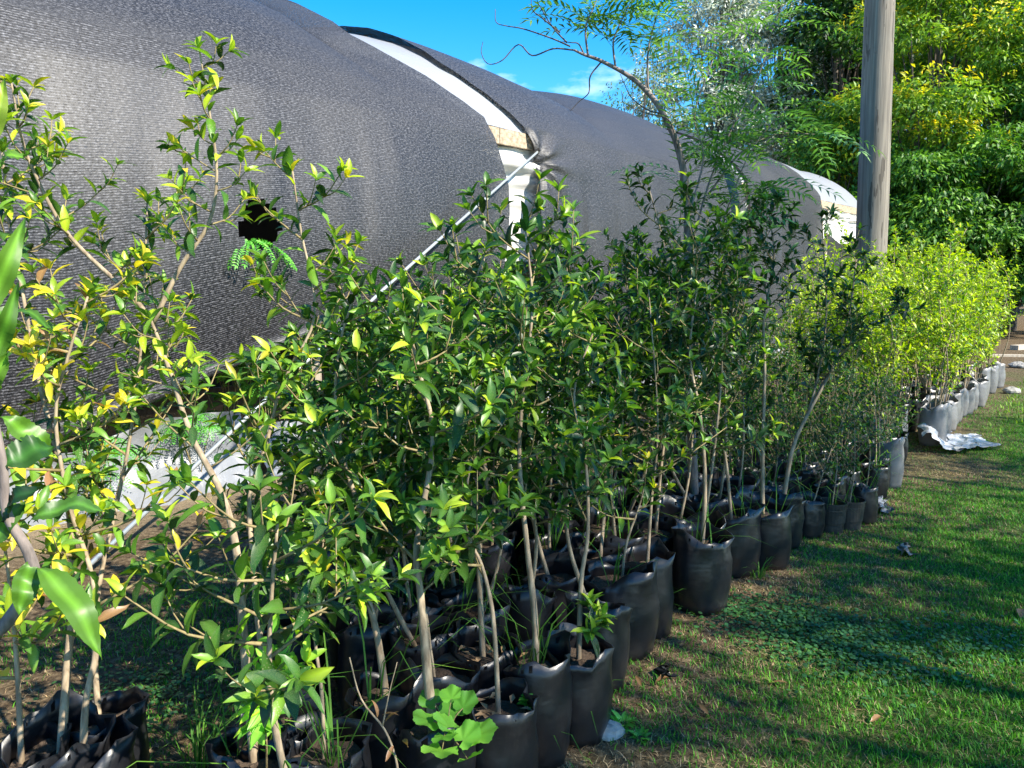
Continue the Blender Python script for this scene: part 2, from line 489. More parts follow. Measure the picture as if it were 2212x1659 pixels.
# back wall coloured black as interior shade behind the hole; end walls of film
SS, QQ = np.meshgrid(np.linspace(S0, S1, 40), np.linspace(0, 1, 6), indexing='ij')
obj('back_wall', grid_mesh('back_wall', wall(SS, -WID, eave_z(SS) * QQ), M['bag'], np.stack([SS, QQ * 3.3], -1)), gh)
for se in (S0 + .02, S1 - .02):
    DD, QQ = np.meshgrid(np.linspace(0, WID, 30), np.linspace(0.0, 1, 8), indexing='ij')
    obj('end_wall', grid_mesh('end_wall', wall(np.full_like(DD, se), -DD, .5 + (eave_z(se) + rise(DD) - .74) * QQ), M['film']), gh)
# low skirt of sheet along the foot of the wall
for a, b, h in ((-8.2, -5.2, .62), (-5.1, -2.0, .42), (-1.9, 1.1, .45), (1.2, 4.2, .38), (4.3, 7.3, .33), (7.4, 10.6, .3)):
    SS, QQ = np.meshgrid(np.linspace(a, b, 70), np.linspace(0, 1, 14), indexing='ij')
    hz = h * (.8 + .45 * (fbm(SS * 1.4, SS * 0, 11) - .3))
    out = .10 + .25 * (1 - QQ) ** 2 + (fbm(SS * 3, QQ * 3, 12) - .5) * .22
    obj('base_sheet', grid_mesh('base_sheet', wall(SS, out, -.01 + hz * QQ), M['skirt']), gh)
# stay rod from the eave to the ground in front of the wall
tie = wall(-1.12, .13, 3.12)
anchor = gnd(60, 1309)
obj('stay_rod', MB().tube([tie + (tie - anchor) * .01, (tie + anchor) / 2, anchor - np.array([0, 0, .08])], .014, .014, 8).mesh('stay_rod', M['metal'], GO, True), gh)
t2 = wall(-1.15, .0, 2.5)
obj('brace', MB().tube([wall(-2.2, -.02, 2.55), wall(-1.0, .06, 1.85)], .012, .012, 6).mesh('brace', M['metal'], GO, True), gh)

def shade_cloth(sa, sb, hem, label, bulge, wave, tie_at=None, edge_l=None, edge_r=None, hole=None, step=.05, seed=1, lift=0.0, slant=(0, 0)):
    ns = int((sb - sa) / step) + 1
    dtop = 5.1  # cloth carried over the unseen rear slope to darken the interior
    L1 = dtop * 1.1
    s = np.linspace(sa, sb, ns)
    qr = np.concatenate([np.linspace(0, 1, int(L1 / (step * 1.6)))[:-1] * L1, L1 + np.linspace(0, 1, int(3.2 / step))])   # last unit is the wall
    SS, QQ = np.meshgrid(s, qr, indexing='ij')
    roof = QQ < L1
    DD = np.where(roof, dtop * np.clip(1 - QQ / L1, 0, 1) ** 1.5, 0)
    WQ = np.clip(QQ - L1, 0, 1)
    hz = hem(SS)
    ez = eave_z(SS) + .05 + lift
    big = (fbm(SS * .9, QQ * .9, seed) - .5)
    zr = ez + rise(DD) + sagz(SS) * np.clip(rise(DD), 0, 1) + big * .03 * np.clip(DD, 0, 1)
    zw = ez + (hz - ez) * WQ
    Zz = np.where(roof, zr, zw)
    rnd = np.exp(-(WQ / .06)) * .0
    # rounded shoulder, belly of the hanging part, long soft folds
    out = np.where(roof, -DD * 1.0 + .05 * np.clip(1 - DD / .3, 0, 1), .05 + bulge(SS, WQ) + .05 * np.clip(WQ / .1, 0, 1))
    fold = (fbm(SS * 2.6 + WQ * .5, SS * 0 + WQ * 1.0, seed + 9, 2) - .5) * wave * np.clip(WQ * 1.6, 0, 1)
    out = out + fold + np.where(roof, 0, big * .10 * np.clip(WQ * 3, 0, 1))
    out = out + np.where((WQ > .965), .05 * np.sin((WQ - .965) / .035 * math.pi), 0)
    Snew = SS.copy()
    rs_ = np.clip(DD / .55, 0, 1) ** .8 * (1 + .22 * np.clip(DD, 0, 2.6))
    Snew = Snew + slant[1] * rs_ * np.clip((SS - (sb - 2)) / 2, 0, 1) + slant[0] * rs_ * np.clip(((sa + 2) - SS) / 2, 0, 1)
    if edge_r is not None: Snew = Snew + edge_r(WQ) * np.clip((SS - (sb - 1.2)) / 1.2, 0, 1) ** 2
    if edge_l is not None: Snew = Snew + edge_l(WQ) * np.clip(((sa + 1.2) - SS) / 1.2, 0, 1) ** 2
    if tie_at is not None:
        ts, tz = tie_at
        dx, dz = Snew - ts, Zz - tz
        r = np.hypot(dx, dz) + 1e-6; th = np.arctan2(dz, dx)
        amp = np.exp(-r / .42) * np.clip(r / .10, 0, 1)
        out = out + np.where(roof, 0, amp * .07 * np.cos(9 * th + np.sin(3 * th)) - .14 * np.exp(-(r / .16) ** 2))
        k = .25 * np.exp(-r / .30)
        Snew = Snew - dx * k; Zz = Zz - np.where(roof, 0, dz * k)
    # ragged side edges
    rag = (fbm(QQ * 3.1, QQ * 0, seed + 21) - .5) * .10
    Snew = Snew + rag * np.where(SS > sb - step * 1.5, 1, 0) + rag * np.where(SS < sa + step * 1.5, 1, 0)
    P = wall(Snew, out, Zz)
    keep = None
    if hole is not None:
        hs_, hz_, hr, hh = hole
        e = ((SS - hs_) / hr) ** 2 + ((Zz - hz_) / hh) ** 2
        keep = (e + (fbm(SS * 7, Zz * 7, 4) - .5) * .8) > 1
    o = obj('shade_cloth', grid_mesh('shade_cloth', P - 0, M['cloth'], np.stack([SS, QQ + np.where(roof, 0, WQ * 2.2)], -1), keep, wall((sa + sb) / 2, .3, 0.)), None, wall((sa + sb) / 2, .3, 0.))
    o['label'] = label; o['category'] = 'shade cloth'; o['group'] = 'shade cloths draped over the greenhouse'
    return o
hole_w = np.array([-5.15, 1.97])
shade_cloth(-12.8, -1.98, lambda S: np.interp(S, [-12.8, -8, -6.6, -4.5, -3.2, -1.9], [.45, .5, .58, 1.18, 1.3, 1.35]),
            'black knitted shade cloth with torn hole and rising hem, beside the bare board',
            lambda S, q: .34 * np.sin(np.clip(q, 0, 1) * math.pi * .8) * np.clip((-1.6 - S) / 2.0, 0.2, 1), .08,
            edge_r=lambda q: .30 * np.clip(q / .35, 0, 1) - .12 * np.clip((q - .5) / .3, 0, 1), hole=(-5.22, 2.02, .19, .19), seed=3, slant=(0, -1.2))
shade_cloth(-1.22, 5.66, lambda S: np.interp(S, [-1.3, .5, 3, 5.7], [1.05, .95, .7, .45]),
            'greyish shade cloth gathered and tied to the stay rod, star of pleats at its corner',
            lambda S, q: .18 * np.sin(np.clip(q, 0, 1) * math.pi * .9), .12, tie_at=(-1.06, 3.02),
            edge_l=lambda q: .12 * np.exp(-((q - .16) / .10) ** 2) + .1 * np.clip(q, 0, 1), seed=31, lift=-.015, slant=(-.70, 0))
shade_cloth(6.0, 10.9, lambda S: np.interp(S, [6, 11], [.3, .25]),
            'shade cloth hanging nearly to the ground, between the pale post and bare white film',
            lambda S, q: .12 * np.sin(q * math.pi * .9), .16, seed=57)

# ------------------------------------------------------------------ leaves
def leaf_template(w=.28, droop=.18, fold=.07, segs=(.0, .3, .66, 1.0), widths=None, curl=0.0, wav=0.0):
    V = [(0, 0, 0)]; F = []; rib = [1]
    ts = segs[1:-1]
    for i, t in enumerate(ts):
        ww = w * (math.sin(math.pi * t ** .82) ** .8 if widths is None else widths[i])
        z = -droop * t * t + .06 * math.sin(t * 3)
        V += [(-ww / 2, t, z + fold * ww * 2 + wav * math.sin(9 * t)), (curl * t * t, t, z), (ww / 2, t, z + fold * ww * 2 - wav * math.sin(9 * t))]
        rib += [0, 1, 0]
    V.append((curl, 1, -droop)); rib.append(0); e = len(V) - 1
    F += [(0, 2, 1), (0, 3, 2)]
    for i in range(len(ts) - 1):
        a = 1 + 3 * i
        F += [(a, a + 1, a + 4), (a, a + 4, a + 3), (a + 1, a + 2, a + 5), (a + 1, a + 5, a + 4)]
    a = 1 + 3 * (len(ts) - 1)
    F += [(a, a + 1, e), (a + 1, a + 2, e)]
    return np.array(V, float), np.array(F), np.array(rib, float)
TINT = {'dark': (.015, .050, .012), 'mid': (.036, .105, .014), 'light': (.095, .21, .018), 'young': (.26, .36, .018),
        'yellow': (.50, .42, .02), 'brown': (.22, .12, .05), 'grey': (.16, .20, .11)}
TN = list(TINT)
T_NEAR = [leaf_template(.33, .20, .10, (0, .14, .38, .66, .87, 1)), leaf_template(.36, .05, .12, (0, .14, .38, .66, .87, 1), curl=.06),
          leaf_template(.31, .34, .06, (0, .14, .38, .66, .87, 1), curl=-.07), leaf_template(.40, .12, .16, (0, .14, .38, .66, .87, 1)),
          leaf_template(.29, -.06, .12, (0, .14, .38, .66, .87, 1), curl=.04)]
T_LOW = leaf_template(.44, .14, .08, (0, .45, 1.0), widths=[.9])
T_MIDL = leaf_template(.36, .16, .09, (0, .25, .62, 1.0))
LEAF_MESH = {}
def leaf_mesh(k, tint, mt):
    key = (k, tint, mt)
    if key not in LEAF_MESH:
        V, F, rib = T_NEAR[k]
        c = np.array(TINT[tint])[None] * (1 + .55 * rib[:, None])
        LEAF_MESH[key] = mesh('leaf', V, F, M[mt], cols=c, smooth=True)
    return LEAF_MESH[key]
def frames(ax, up):
    ax = ax / (np.linalg.norm(ax, axis=1)[:, None] + 1e-9)
    nn = up - ax * np.sum(up * ax, 1)[:, None]
    nn = nn / (np.linalg.norm(nn, axis=1)[:, None] + 1e-9)
    return np.cross(ax, nn), ax, nn
def leaf_batch(base, ax, up, ln, col, tmpl):
    """one mesh of many leaves: arrays (n,3),(n,3),(n,3),(n,),(n,3)"""
    TV, TF, rib = tmpl
    sx, sy, sz = frames(ax, up)
    V = base[:, None] + ln[:, None, None] * (TV[None, :, 0, None] * sx[:, None] + TV[None, :, 1, None] * sy[:, None] + TV[None, :, 2, None] * sz[:, None])
    nv = len(TV)
    F = (TF[None] + (np.arange(len(base)) * nv)[:, None, None]).reshape(-1, 3)
    C = (col[:, None] * (1 + .5 * rib[None, :, None])).reshape(-1, 3)
    return V.reshape(-1, 3), F, C

class Leaves:
    def __init__(s): s.b = []; s.a = []; s.u = []; s.l = []; s.t = []
    def add(s, b, a, u, l, t): s.b.append(b); s.a.append(a); s.u.append(u); s.l.append(l); s.t.append(t)
    def arrays(s): return [np.array(q) for q in (s.b, s.a, s.u, s.l)] + [np.array([TINT[t] for t in s.t])]
def rv(k=1.0): return np.array([random.gauss(0, k) for _ in range(3)])
def unit(v): return v / (np.linalg.norm(v) + 1e-9)

def dress(lv, line, start, spacing, ln, tints, tip_tints, whorl=6, up_bias=.25, spread=.9, tipscale=.8):
    """leaves along a twig, with a rosette at its tip"""
    L = np.asarray(line); seg = np.linalg.norm(np.diff(L, axis=0), axis=1); cum = np.concatenate([[0], np.cumsum(seg)])
    tot = cum[-1]; x = tot * start; ph = random.random() * 6.28
    while x < tot:
        i = min(np.searchsorted(cum, x, 'right') - 1, len(L) - 2)
        f = (x - cum[i]) / (seg[i] + 1e-9); pt = L[i] + (L[i + 1] - L[i]) * f
        t = unit(L[i + 1] - L[i])
        ph += 2.4 + random.gauss(0, .3)
        a = unit(np.cross(t, [.3, .2, 1.0])); b = np.cross(t, a)
        rad = a * math.cos(ph) + b * math.sin(ph)
        old = 1 - x / tot
        ax = unit(t * (.55 - .3 * old) + rad * spread + np.array([0, 0, up_bias - .35 * old]) + rv(.14))
        lv.add(pt, ax, np.array([0, 0, 1.0]) + rv(.35) + t * .4, ln * random.uniform(.65, 1.15) * (1 - .25 * (x / tot)), random.choice(tints))
        x += spacing * random.uniform(.6, 1.4)
    t = unit(L[-1] - L[-2])
    a = unit(np.cross(t, [.3, .2, 1.0])); b = np.cross(t, a)
    for k in range(whorl):
        ph = k * 2.4 + random.random()
        rad = a * math.cos(ph) + b * math.sin(ph)
        ax = unit(t * random.uniform(.4, 1.1) + rad * .8 + rv(.12))
        lv.add(L[-1], ax, t + rv(.2) + np.array([0, 0, .3]), ln * tipscale * random.uniform(.55, 1.0), random.choice(tip_tints))

def crown(trunk, t0, nb, blen, lv, wood, ln, spacing, tints, tips, twigs=2, rise_=.7, bare=.12, r=.006, wood_list=None, whorl=6, outward=None):
    """side branches of a sapling from fraction t0 of its trunk upwards"""
    L = np.asarray(trunk); n = len(L); ph = random.random() * 6.28
    for k in range(nb):
        f = t0 + (1 - t0) * (k + random.random() * .8) / nb
        x = f * (n - 1); i = min(int(x), n - 2); p0 = L[i] + (L[i + 1] - L[i]) * (x - i)
        ph += 2.4 + random.gauss(0, .35)
        bl = blen * (1.15 - .65 * f) * random.uniform(.65, 1.25)
        dirh = np.array([math.cos(ph), math.sin(ph), 0])
        if outward is not None: dirh = unit(dirh + outward)
        d1 = unit(dirh + np.array([0, 0, rise_ * random.uniform(.5, 1.3)]))
        d2 = unit(d1 + np.array([0, 0, random.uniform(.1, .8)]) + rv(.15))
        pts = [p0, p0 + d1 * bl * .5, p0 + d1 * bl * .5 + d2 * bl * .5]
        ln_ = smooth_line(pts, 3)
        wood.tube(ln_, r * (1.1 - .5 * f), .0016, 5)
        dress(lv, ln_, bare, spacing, ln, tints, tips, whorl)
        for q in range(twigs):
            j = random.randint(1, len(ln_) - 2)
            dd = unit(unit(ln_[j + 1] - ln_[j]) + unit(np.cross(d1, rv())) * .9 + np.array([0, 0, .35]))
            tl = bl * random.uniform(.3, .55)
            tw = smooth_line([ln_[j], ln_[j] + dd * tl * .5, ln_[j] + (dd + np.array([0, 0, .3])) * tl * .95], 2)
            wood.tube(tw, .0028, .0013, 4)
            dress(lv, tw, .15, spacing, ln * .9, tints, tips, max(3, whorl - 1))
    dress(lv, L[int(n * max(t0, .55)):], .1, spacing * 1.1, ln, tints, tips, whorl + 1)

# ------------------------------------------------------------------ bags and pots
def bag_mesh(rad, h, seed, mt, flop=.03, nseg=30, lean=(0, 0)):
    rs = random.Random(seed); nz = 9
    V = []; F = []
    a1, a2, a3 = [rs.random() * 6.28 for _ in range(3)]
    sq = rs.uniform(-.10, .10); fold_at = rs.random() * 6.28
    def pt(k, j, inner):
        q = 2 * math.pi * k / nseg; t = j / nz
        r = rad * (1 + sq * math.cos(2 * (q - a1)) * (.3 + .7 * t) + .035 * math.sin(3 * q + a2 + 3 * t) + .02 * math.sin(7 * q + a3 - 5 * t))
        r *= .90 + .12 * math.sin(math.pi * min(1, t * 1.15)) + .05 * t
        r += .0022 * math.sin(q * 9 + t * 11 + a1) + .0022 * math.sin(t * 19 + 3.5 * math.sin(q + a2)) * math.sin(q * 2 + a3)
        z = h * t
        if t > .7:
            w = (t - .7) / .3
            z += w * (flop * (math.sin(q + a3) + .6 * math.sin(2 * q + a1) + .35 * math.sin(5 * q + a2)))
            r += w * w * (.012 * math.sin(4 * q + a1) + .010 * math.sin(9 * q) + .02 * math.exp(-((q - fold_at) % 6.28 - .6) ** 2 * 5))
        if inner: r -= .004
        return ((r * math.cos(q)) + lean[0] * t, r * math.sin(q) + lean[1] * t, z)
    for inner in (0, 1):
        for j in range(nz + 1):
            for k in range(nseg): V.append(pt(k, j, inner))
    o = (nz + 1) * nseg
    for j in range(nz):
        for k in range(nseg):
            k2 = (k + 1) % nseg
            F.append((j * nseg + k, j * nseg + k2, (j + 1) * nseg + k2, (j + 1) * nseg + k))
            F.append((o + j * nseg + k2, o + j * nseg + k, o + (j + 1) * nseg + k, o + (j + 1) * nseg + k2))
    for k in range(nseg):
        k2 = (k + 1) % nseg
        F.append((nz * nseg + k, nz * nseg + k2, o + nz * nseg + k2, o + nz * nseg + k))
    F.append(tuple(range(nseg))[::-1])
    return mesh('grow_bag', V, F, mt, smooth=True)
def pot_mesh(rad, h):
    prof = [(.0, 0.004), (.80, 0.0), (.84, .30), (.87, .31), (.92, .72), (.955, .73), (.96, .78), (.955, .80), (.99, .81), (1.0, .93), (1.03, .94), (1.03, 1.0), (.97, 1.0), (.93, .6), (.90, .35)]
    ns = 28; V = []; F = []
    for (r, z) in prof:
        for k in range(ns): V.append((rad * r * math.cos(2 * math.pi * k / ns), rad * r * math.sin(2 * math.pi * k / ns), h * z))
    for j in range(len(prof) - 1):
        for k in range(ns): F.append((j * ns + k, j * ns + (k + 1) % ns, (j + 1) * ns + (k + 1) % ns, (j + 1) * ns + k))
    return mesh('pot', V, F, M['pot'], smooth=False)
def soil_mesh(rad, seed):
    rs = random.Random(seed); V = [(0, 0, .012)]; F = []; ns = 20
    for ring in (.35, .7, 1.0):
        for k in range(ns):
            V.append((rad * ring * math.cos(2 * math.pi * k / ns), rad * ring * math.sin(2 * math.pi * k / ns), rs.uniform(-.008, .010)))
    for k in range(ns): F.append((0, 1 + k, 1 + (k + 1) % ns))
    for g in range(2):
        a = 1 + g * ns
        for k in range(ns): F.append((a + k, a + ns + k, a + ns + (k + 1) % ns, a + (k + 1) % ns))
    return mesh('soil', V, F, M['soil'], smooth=True)
BAGS = [bag_mesh(.122, .335, 100 + k, M['bag'], flop=.018 + .006 * (k % 4)) for k in range(12)]
BAGS_SMALL = [bag_mesh(.082, .25, 200 + k, M['bag'], flop=.014) for k in range(4)]
BAGS_GREY = [bag_mesh(.125, .36, 300 + k, M['bag_grey'], flop=.035) for k in range(6)]
SOILS = [soil_mesh(.108, k) for k in range(4)]
SOIL_S = soil_mesh(.074, 9)
POT = pot_mesh(.095, .20)

def blades(pts, n, hmin, hmax, spread, cols, width=.004, droop=.6):
    """arching grass blades from the given points"""
    V = []; F = []; C = []
    for p0 in pts:
        for k in range(n):
            q = random.random() * 6.28; h = random.uniform(hmin, hmax)
            b = p0 + np.array([math.cos(q), math.sin(q), 0]) * random.random() * spread
            dirh = np.array([math.cos(q), math.sin(q), 0]) * random.uniform(.15, droop) * h + rv(.02)
            side = np.array([-math.sin(q), math.cos(q), 0]) * width * .5
            m1 = b + dirh * .35 + np.array([0, 0, h * .6]); m2 = b + dirh * 1.0 + np.array([0, 0, h * .85]); tip = b + dirh * 1.7 + np.array([0, 0, h * random.uniform(.45, .9)])
            i = len(V); c = random.choice(cols)
            V += [b - side, b + side, m1 - side, m1 + side, m2 - side * .7, m2 + side * .7, tip]; C += [c] * 7
            F += [(i, i + 1, i + 3), (i, i + 3, i + 2), (i + 2, i + 3, i + 5), (i + 2, i + 5, i + 4), (i + 4, i + 5, i + 6)]
    return np.array(V), np.array(F), np.array(C)
GC = [(.07, .20, .03), (.09, .25, .035), (.13, .28, .04), (.05, .14, .02)]
STRAWC = [(.40, .29, .15), (.28, .19, .10), (.50, .39, .22)]

NSAP = [0]
def sapling(base, label, trunk, group='potted saplings in the near rows', bag='bag', r=.011, leaves=True, gen=None, extra=None, weeds=0, bscale=1.0, litter=False):
    """potted sapling: bag, soil, stem, branches and leaves. trunk is a list of points"""
    base = np.array([base[0], base[1], float(ground_z(base[0], base[1]))])
    k = NSAP[0]; NSAP[0] += 1
    root = empty('potted_sapling', base, label, 'sapling', group)
    if bag == 'bag': me, so, sz = BAGS[k % 12], SOILS[k % 4], .265
    elif bag == 'small': me, so, sz = BAGS_SMALL[k % 4], SOIL_S, .20
    elif bag == 'grey': me, so, sz = BAGS_GREY[k % 6], SOILS[k % 4], .25
    else: me, so, sz = POT, SOIL_S, .155
    bo = obj('pot' if bag == 'pot' else 'grow_bag', me, root, (0, 0, -.004)); bo.rotation_euler = (0, 0, random.random() * 6.28)
    if bag in ('bag', 'grey'): bo.scale = (random.uniform(.95, 1.05) * bscale,) * 2 + (random.uniform(.93, 1.06) * min(bscale, 1.1),)
    obj('soil', so, bo, (0, 0, sz))
    T = smooth_line(trunk, 5)
    wood = MB(); lv = Leaves()
    tr = MB().tube(T, r, r * .28, 8, bump=.10, power=.8)
    obj('stem', tr.mesh('stem', M['stem'], base, True), root)
    gen(T, lv, wood)
    if extra:
        for br, rr in extra:
            B = smooth_line(br, 4); obj('branch', MB().tube(B, rr, rr * .3, 6).mesh('branch', M['stem'], base, True), root)
    if wood.n: tag(obj('twigs', wood.mesh('twigs', M['twig'], base, True), root), kind='stuff')
    b, a, u, ln, c = lv.arrays()
    if leaves:
        sx, sy, sz_ = frames(a, u)
        order = list(range(len(b)))
        rest = []
        if len(order) > 300:
            random.shuffle(order); rest = order[300:]; order = order[:300]
        for i in order:
            o = bpy.data.objects.new('leaf', leaf_mesh(random.randrange(5), lv.t[i], 'leaf'))
            q = b[i] - base; g = ln[i]
            o.matrix_basis = Matrix(((sx[i][0] * g, sy[i][0] * g, sz_[i][0] * g, q[0]), (sx[i][1] * g, sy[i][1] * g, sz_[i][1] * g, q[1]),
                                     (sx[i][2] * g, sy[i][2] * g, sz_[i][2] * g, q[2]), (0, 0, 0, 1)))
            COL.objects.link(o); o.parent = root
        if rest:
            V, F, C = leaf_batch(b[rest] - base, a[rest], u[rest], ln[rest], c[rest], T_NEAR[0])
            tag(obj('foliage', mesh('foliage', V, F, M['leaf'], cols=C, smooth=True), root), kind='stuff')
    else:
        V, F, C = leaf_batch(b - base, a, u, ln, c, T_MIDL)
        tag(obj('foliage', mesh('foliage', V, F, M['leaf_far'], cols=C, smooth=True), root), kind='stuff')
    if weeds:
        V, F, C = blades([np.array([random.uniform(-.07, .07), random.uniform(-.07, .07), sz]) for _ in range(3)], weeds, .12, .32, .03, GC, .0055, 1.0)
        obj('weed_grass', mesh('weed_grass', V, F, M['blade'], cols=C), root)
    if litter:
        V, F, C = leaf_batch(np.array([[random.uniform(-.08, .08), random.uniform(-.08, .08), sz + .012 + .01 * random.random()] for _ in range(14)]),
                             np.array([[math.cos(q), math.sin(q), random.uniform(-.1, .3)] for q in np.linspace(0, 9, 14)]), np.tile([[.2, .1, 1.0]], (14, 1)), np.full(14, .05), np.tile([TINT['brown']], (14, 1)), T_LOW)
        obj('dry_leaves', mesh('dry_leaves', V, F, M['dry'], cols=C), root)
    return root

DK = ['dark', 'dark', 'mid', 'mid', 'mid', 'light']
SUNNY = ['mid', 'mid', 'light', 'light', 'dark', 'young']  # lighter leaf tints, sunlight painted into the left saplings
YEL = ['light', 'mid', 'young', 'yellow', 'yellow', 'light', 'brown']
SHADE = ['dark', 'dark', 'dark', 'mid']  # darker leaf tints, tree shade painted into the right-hand plants
TIPS = ['light', 'young', 'light', 'mid']
TIPY = ['young', 'young', 'light', 'light', 'young', 'yellow']
def gen(t0=.45, nb=9, bl=.45, ln=.095, sp=.030, tints=DK, tips=TIPS, twigs=2, rise_=.7, whorl=6, extra=None, r=.006, outward=None):
    def g(T, lv, wood):
        crown(T, t0, nb, bl, lv, wood, ln, sp, tints, tips, twigs, rise_, r=r, whorl=whorl, outward=outward)
        if extra:
            for br, nb2, bl2 in extra:
                B = smooth_line(br, 5)
                crown(B, .25, nb2, bl2, lv, wood, ln, sp, tints, tips, twigs, rise_, r=r * .8, whorl=whorl)
    return g
taken = []
def hero(pix, label, g, dY=None, soilz=.27, **kw):
    """pix: points of the stem in the photo, first one where it leaves the soil"""
    b = gnd(pix[0][0], pix[0][1], soilz)
    Y = b[1]
    pts = [b + np.array([0, 0, -.05])]
    for i, (x, y) in enumerate(pix[1:]):
        pts.append(at(x, y, Y + (0 if dY is None else dY[i])))
    taken.append(b[:2])
    return sapling(b[:2], label, pts, gen=g, **kw), b, pts

# -- the tall forked sapling that reaches above all others
b1 = gnd(550, 1640, .27); Y1 = b1[1] + .10
lb = [at(330, 700, Y1 + .25), at(285, 640, Y1 + .28), at(150, 510, Y1 + .30), at(75, 375, Y1 + .28), at(45, 290, Y1 + .25), at(25, 180, Y1 + .22)]
rb = [at(330, 700, Y1 + .25), at(388, 580, Y1 + .28), at(452, 480, Y1 + .30), at(468, 370, Y1 + .30), at(452, 240, Y1 + .28), at(430, 105, Y1 + .26)]
hero([(550, 1640), (528, 1400), (512, 1200), (480, 1070), (415, 945), (378, 835), (345, 740), (325, 690)],
     'tallest sapling with a pale stem forking into two long bare shoots against the cloth',
     gen(.45, 10, .26, .08, .034, SUNNY, TIPY, 1, .6, 5, extra=[(lb, 13, .20), (rb, 12, .15)], r=.004),
     [.04, .08, .12, .17, .21, .24, .25], r=.015, extra=[(lb, .0085), (rb, .0085)], weeds=4)
hero([(600, 1585), (562, 1380), (546, 1210), (540, 1070), (575, 960), (610, 830), (680, 680), (650, 500), (632, 370)],
     'slender sapling leaning right with a thin leafless tip, its stem crossing the forked one',
     gen(.38, 13, .36, .09, .032, SUNNY, TIPY, 2, .8, 5), [.1, .2, .3, .35, .4, .42, .45, .45], r=.011)
hero([(175, 1655), (185, 1520), (208, 1400), (200, 1250), (150, 1090), (120, 900), (150, 760), (190, 640)],
     'yellowing sapling with a crooked pale stem and golden leaves',
     gen(.32, 14, .40, .085, .034, YEL, ['yellow', 'young', 'yellow', 'light'], 2, .5, 6), [.02, .05, .1, .15, .2, .2, .2], r=.011)
hero([(125, 1645), (145, 1440), (160, 1250), (140, 1050), (90, 850), (50, 640), (20, 480), (5, 330)],
     'sunlit sapling beside the yellowing one with a straight pale stem',
     gen(.36, 14, .42, .09, .032, SUNNY, TIPY, 2, .6, 6), [.1, .2, .3, .4, .45, .5, .5], r=.013)
hero([(215, 1570), (205, 1420), (215, 1260), (250, 1100), (280, 950), (300, 800), (310, 640), (318, 440)],
     'sapling with small upright shoots standing before the lower part of the cloth',
     gen(.38, 14, .38, .085, .032, SUNNY + ['yellow'], TIPY, 2, .6, 6), [.1, .2, .3, .35, .4, .45, .5], r=.010)
hero([(45, 1655), (40, 1500), (30, 1350), (10, 1180), (-20, 1000)],
     'low sapling at the end of the row with drooping green and gold leaves',
     gen(.3, 9, .32, .10, .04, YEL + ['mid', 'light'], TIPY, 2, .3, 6), [.0, .02, .04, .06], r=.009)
hero([(840, 1530), (818, 1390), (792, 1270), (780, 1120), (745, 1000), (725, 870), (735, 740), (765, 640)],
     'sapling with a knobbly stem in a bag whose torn flap shines',
     gen(.38, 11, .38, .10, .032, DK, TIPS, 2, .5), [.04, .08, .14, .2, .25, .3, .3], r=.013, weeds=3)
hero([(940, 1590), (922, 1440), (908, 1280), (900, 1180), (935, 950), (905, 800), (885, 720)],
     'straight thick-stemmed sapling rising from the bag with the lobed weed',
     gen(.38, 11, .40, .105, .032, DK, TIPS, 2, .5), [.03, .08, .1, .2, .25, .25], r=.016)
hero([(700, 1640), (695, 1500), (680, 1370), (690, 1260), (700, 1150)],
     'thin young sapling with spotted leaves beside the bright green weed shoot',
     gen(.45, 7, .26, .095, .036, DK + ['yellow'], TIPS, 1, .5), [.02, .05, .08, .1], r=.007, weeds=5)
hero([(1078, 1550), (1072, 1430), (1062, 1310), (1040, 1220), (1005, 1130), (1020, 980), (1060, 850)],
     'pale thin-stemmed sapling in the bag with round clover-like weeds',
     gen(.4, 9, .34, .10, .034, DK, TIPS, 2, .5), [.02, .05, .08, .12, .2, .25], r=.009, litter=True)
hero([(1160, 1465), (1155, 1330), (1140, 1195), (1122, 1000), (1130, 850), (1150, 660), (1135, 500)],
     'tall sapling whose stem kinks halfway, in a bag edged with arching grass',
     gen(.4, 14, .46, .10, .032, DK, TIPS, 2, .6), [.03, .06, .12, .2, .3, .35], r=.013, weeds=6, litter=True)
hero([(945, 1490), (930, 1400), (915, 1300), (870, 1180), (850, 1050)],
     'weak sapling with a thin bent stem in a wide half-empty bag',
     gen(.5, 7, .32, .09, .036, DK, TIPS, 1, .5), [.03, .06, .1, .15], r=.006)
hero([(1045, 1430), (1038, 1300), (1036, 1180), (1050, 1020), (1005, 900), (990, 780), (1010, 660), (1050, 540)],
     'tall leafy sapling in the bag strewn with dry brown leaves',
     gen(.36, 14, .46, .10, .032, DK, TIPS, 2, .6), [.03, .08, .14, .2, .26, .3, .35], r=.012, litter=True)
hero([(1250, 1425), (1255, 1260), (1270, 1150), (1265, 1000), (1240, 850), (1280, 720)],
     'sapling with a small side shoot at its foot, before the tall upright bag',
     gen(.42, 10, .38, .095, .034, SHADE + ['mid'], TIPS, 2, .5, extra=[([gnd(1250, 1425, .27) + np.array([.02, -.02, .05]), gnd(1250, 1425, .27) + np.array([.05, -.02, .18])], 3, .08)]), [.03, .06, .1, .15, .2], r=.010)
hero([(1340, 1275), (1352, 1180), (1385, 1080), (1400, 990)],
     'short sapling with a few bright yellow leaves in the tall smooth bag',
     gen(.5, 6, .30, .08, .034, DK, ['young', 'yellow', 'light'], 1, .5), [.02, .05, .08], r=.008, weeds=3, bscale=1.2)
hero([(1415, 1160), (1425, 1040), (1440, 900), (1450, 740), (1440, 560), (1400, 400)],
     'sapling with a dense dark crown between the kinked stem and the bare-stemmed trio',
     gen(.4, 14, .42, .085, .030, SHADE, TIPS, 2, .7), [.05, .1, .15, .2, .2], r=.010)
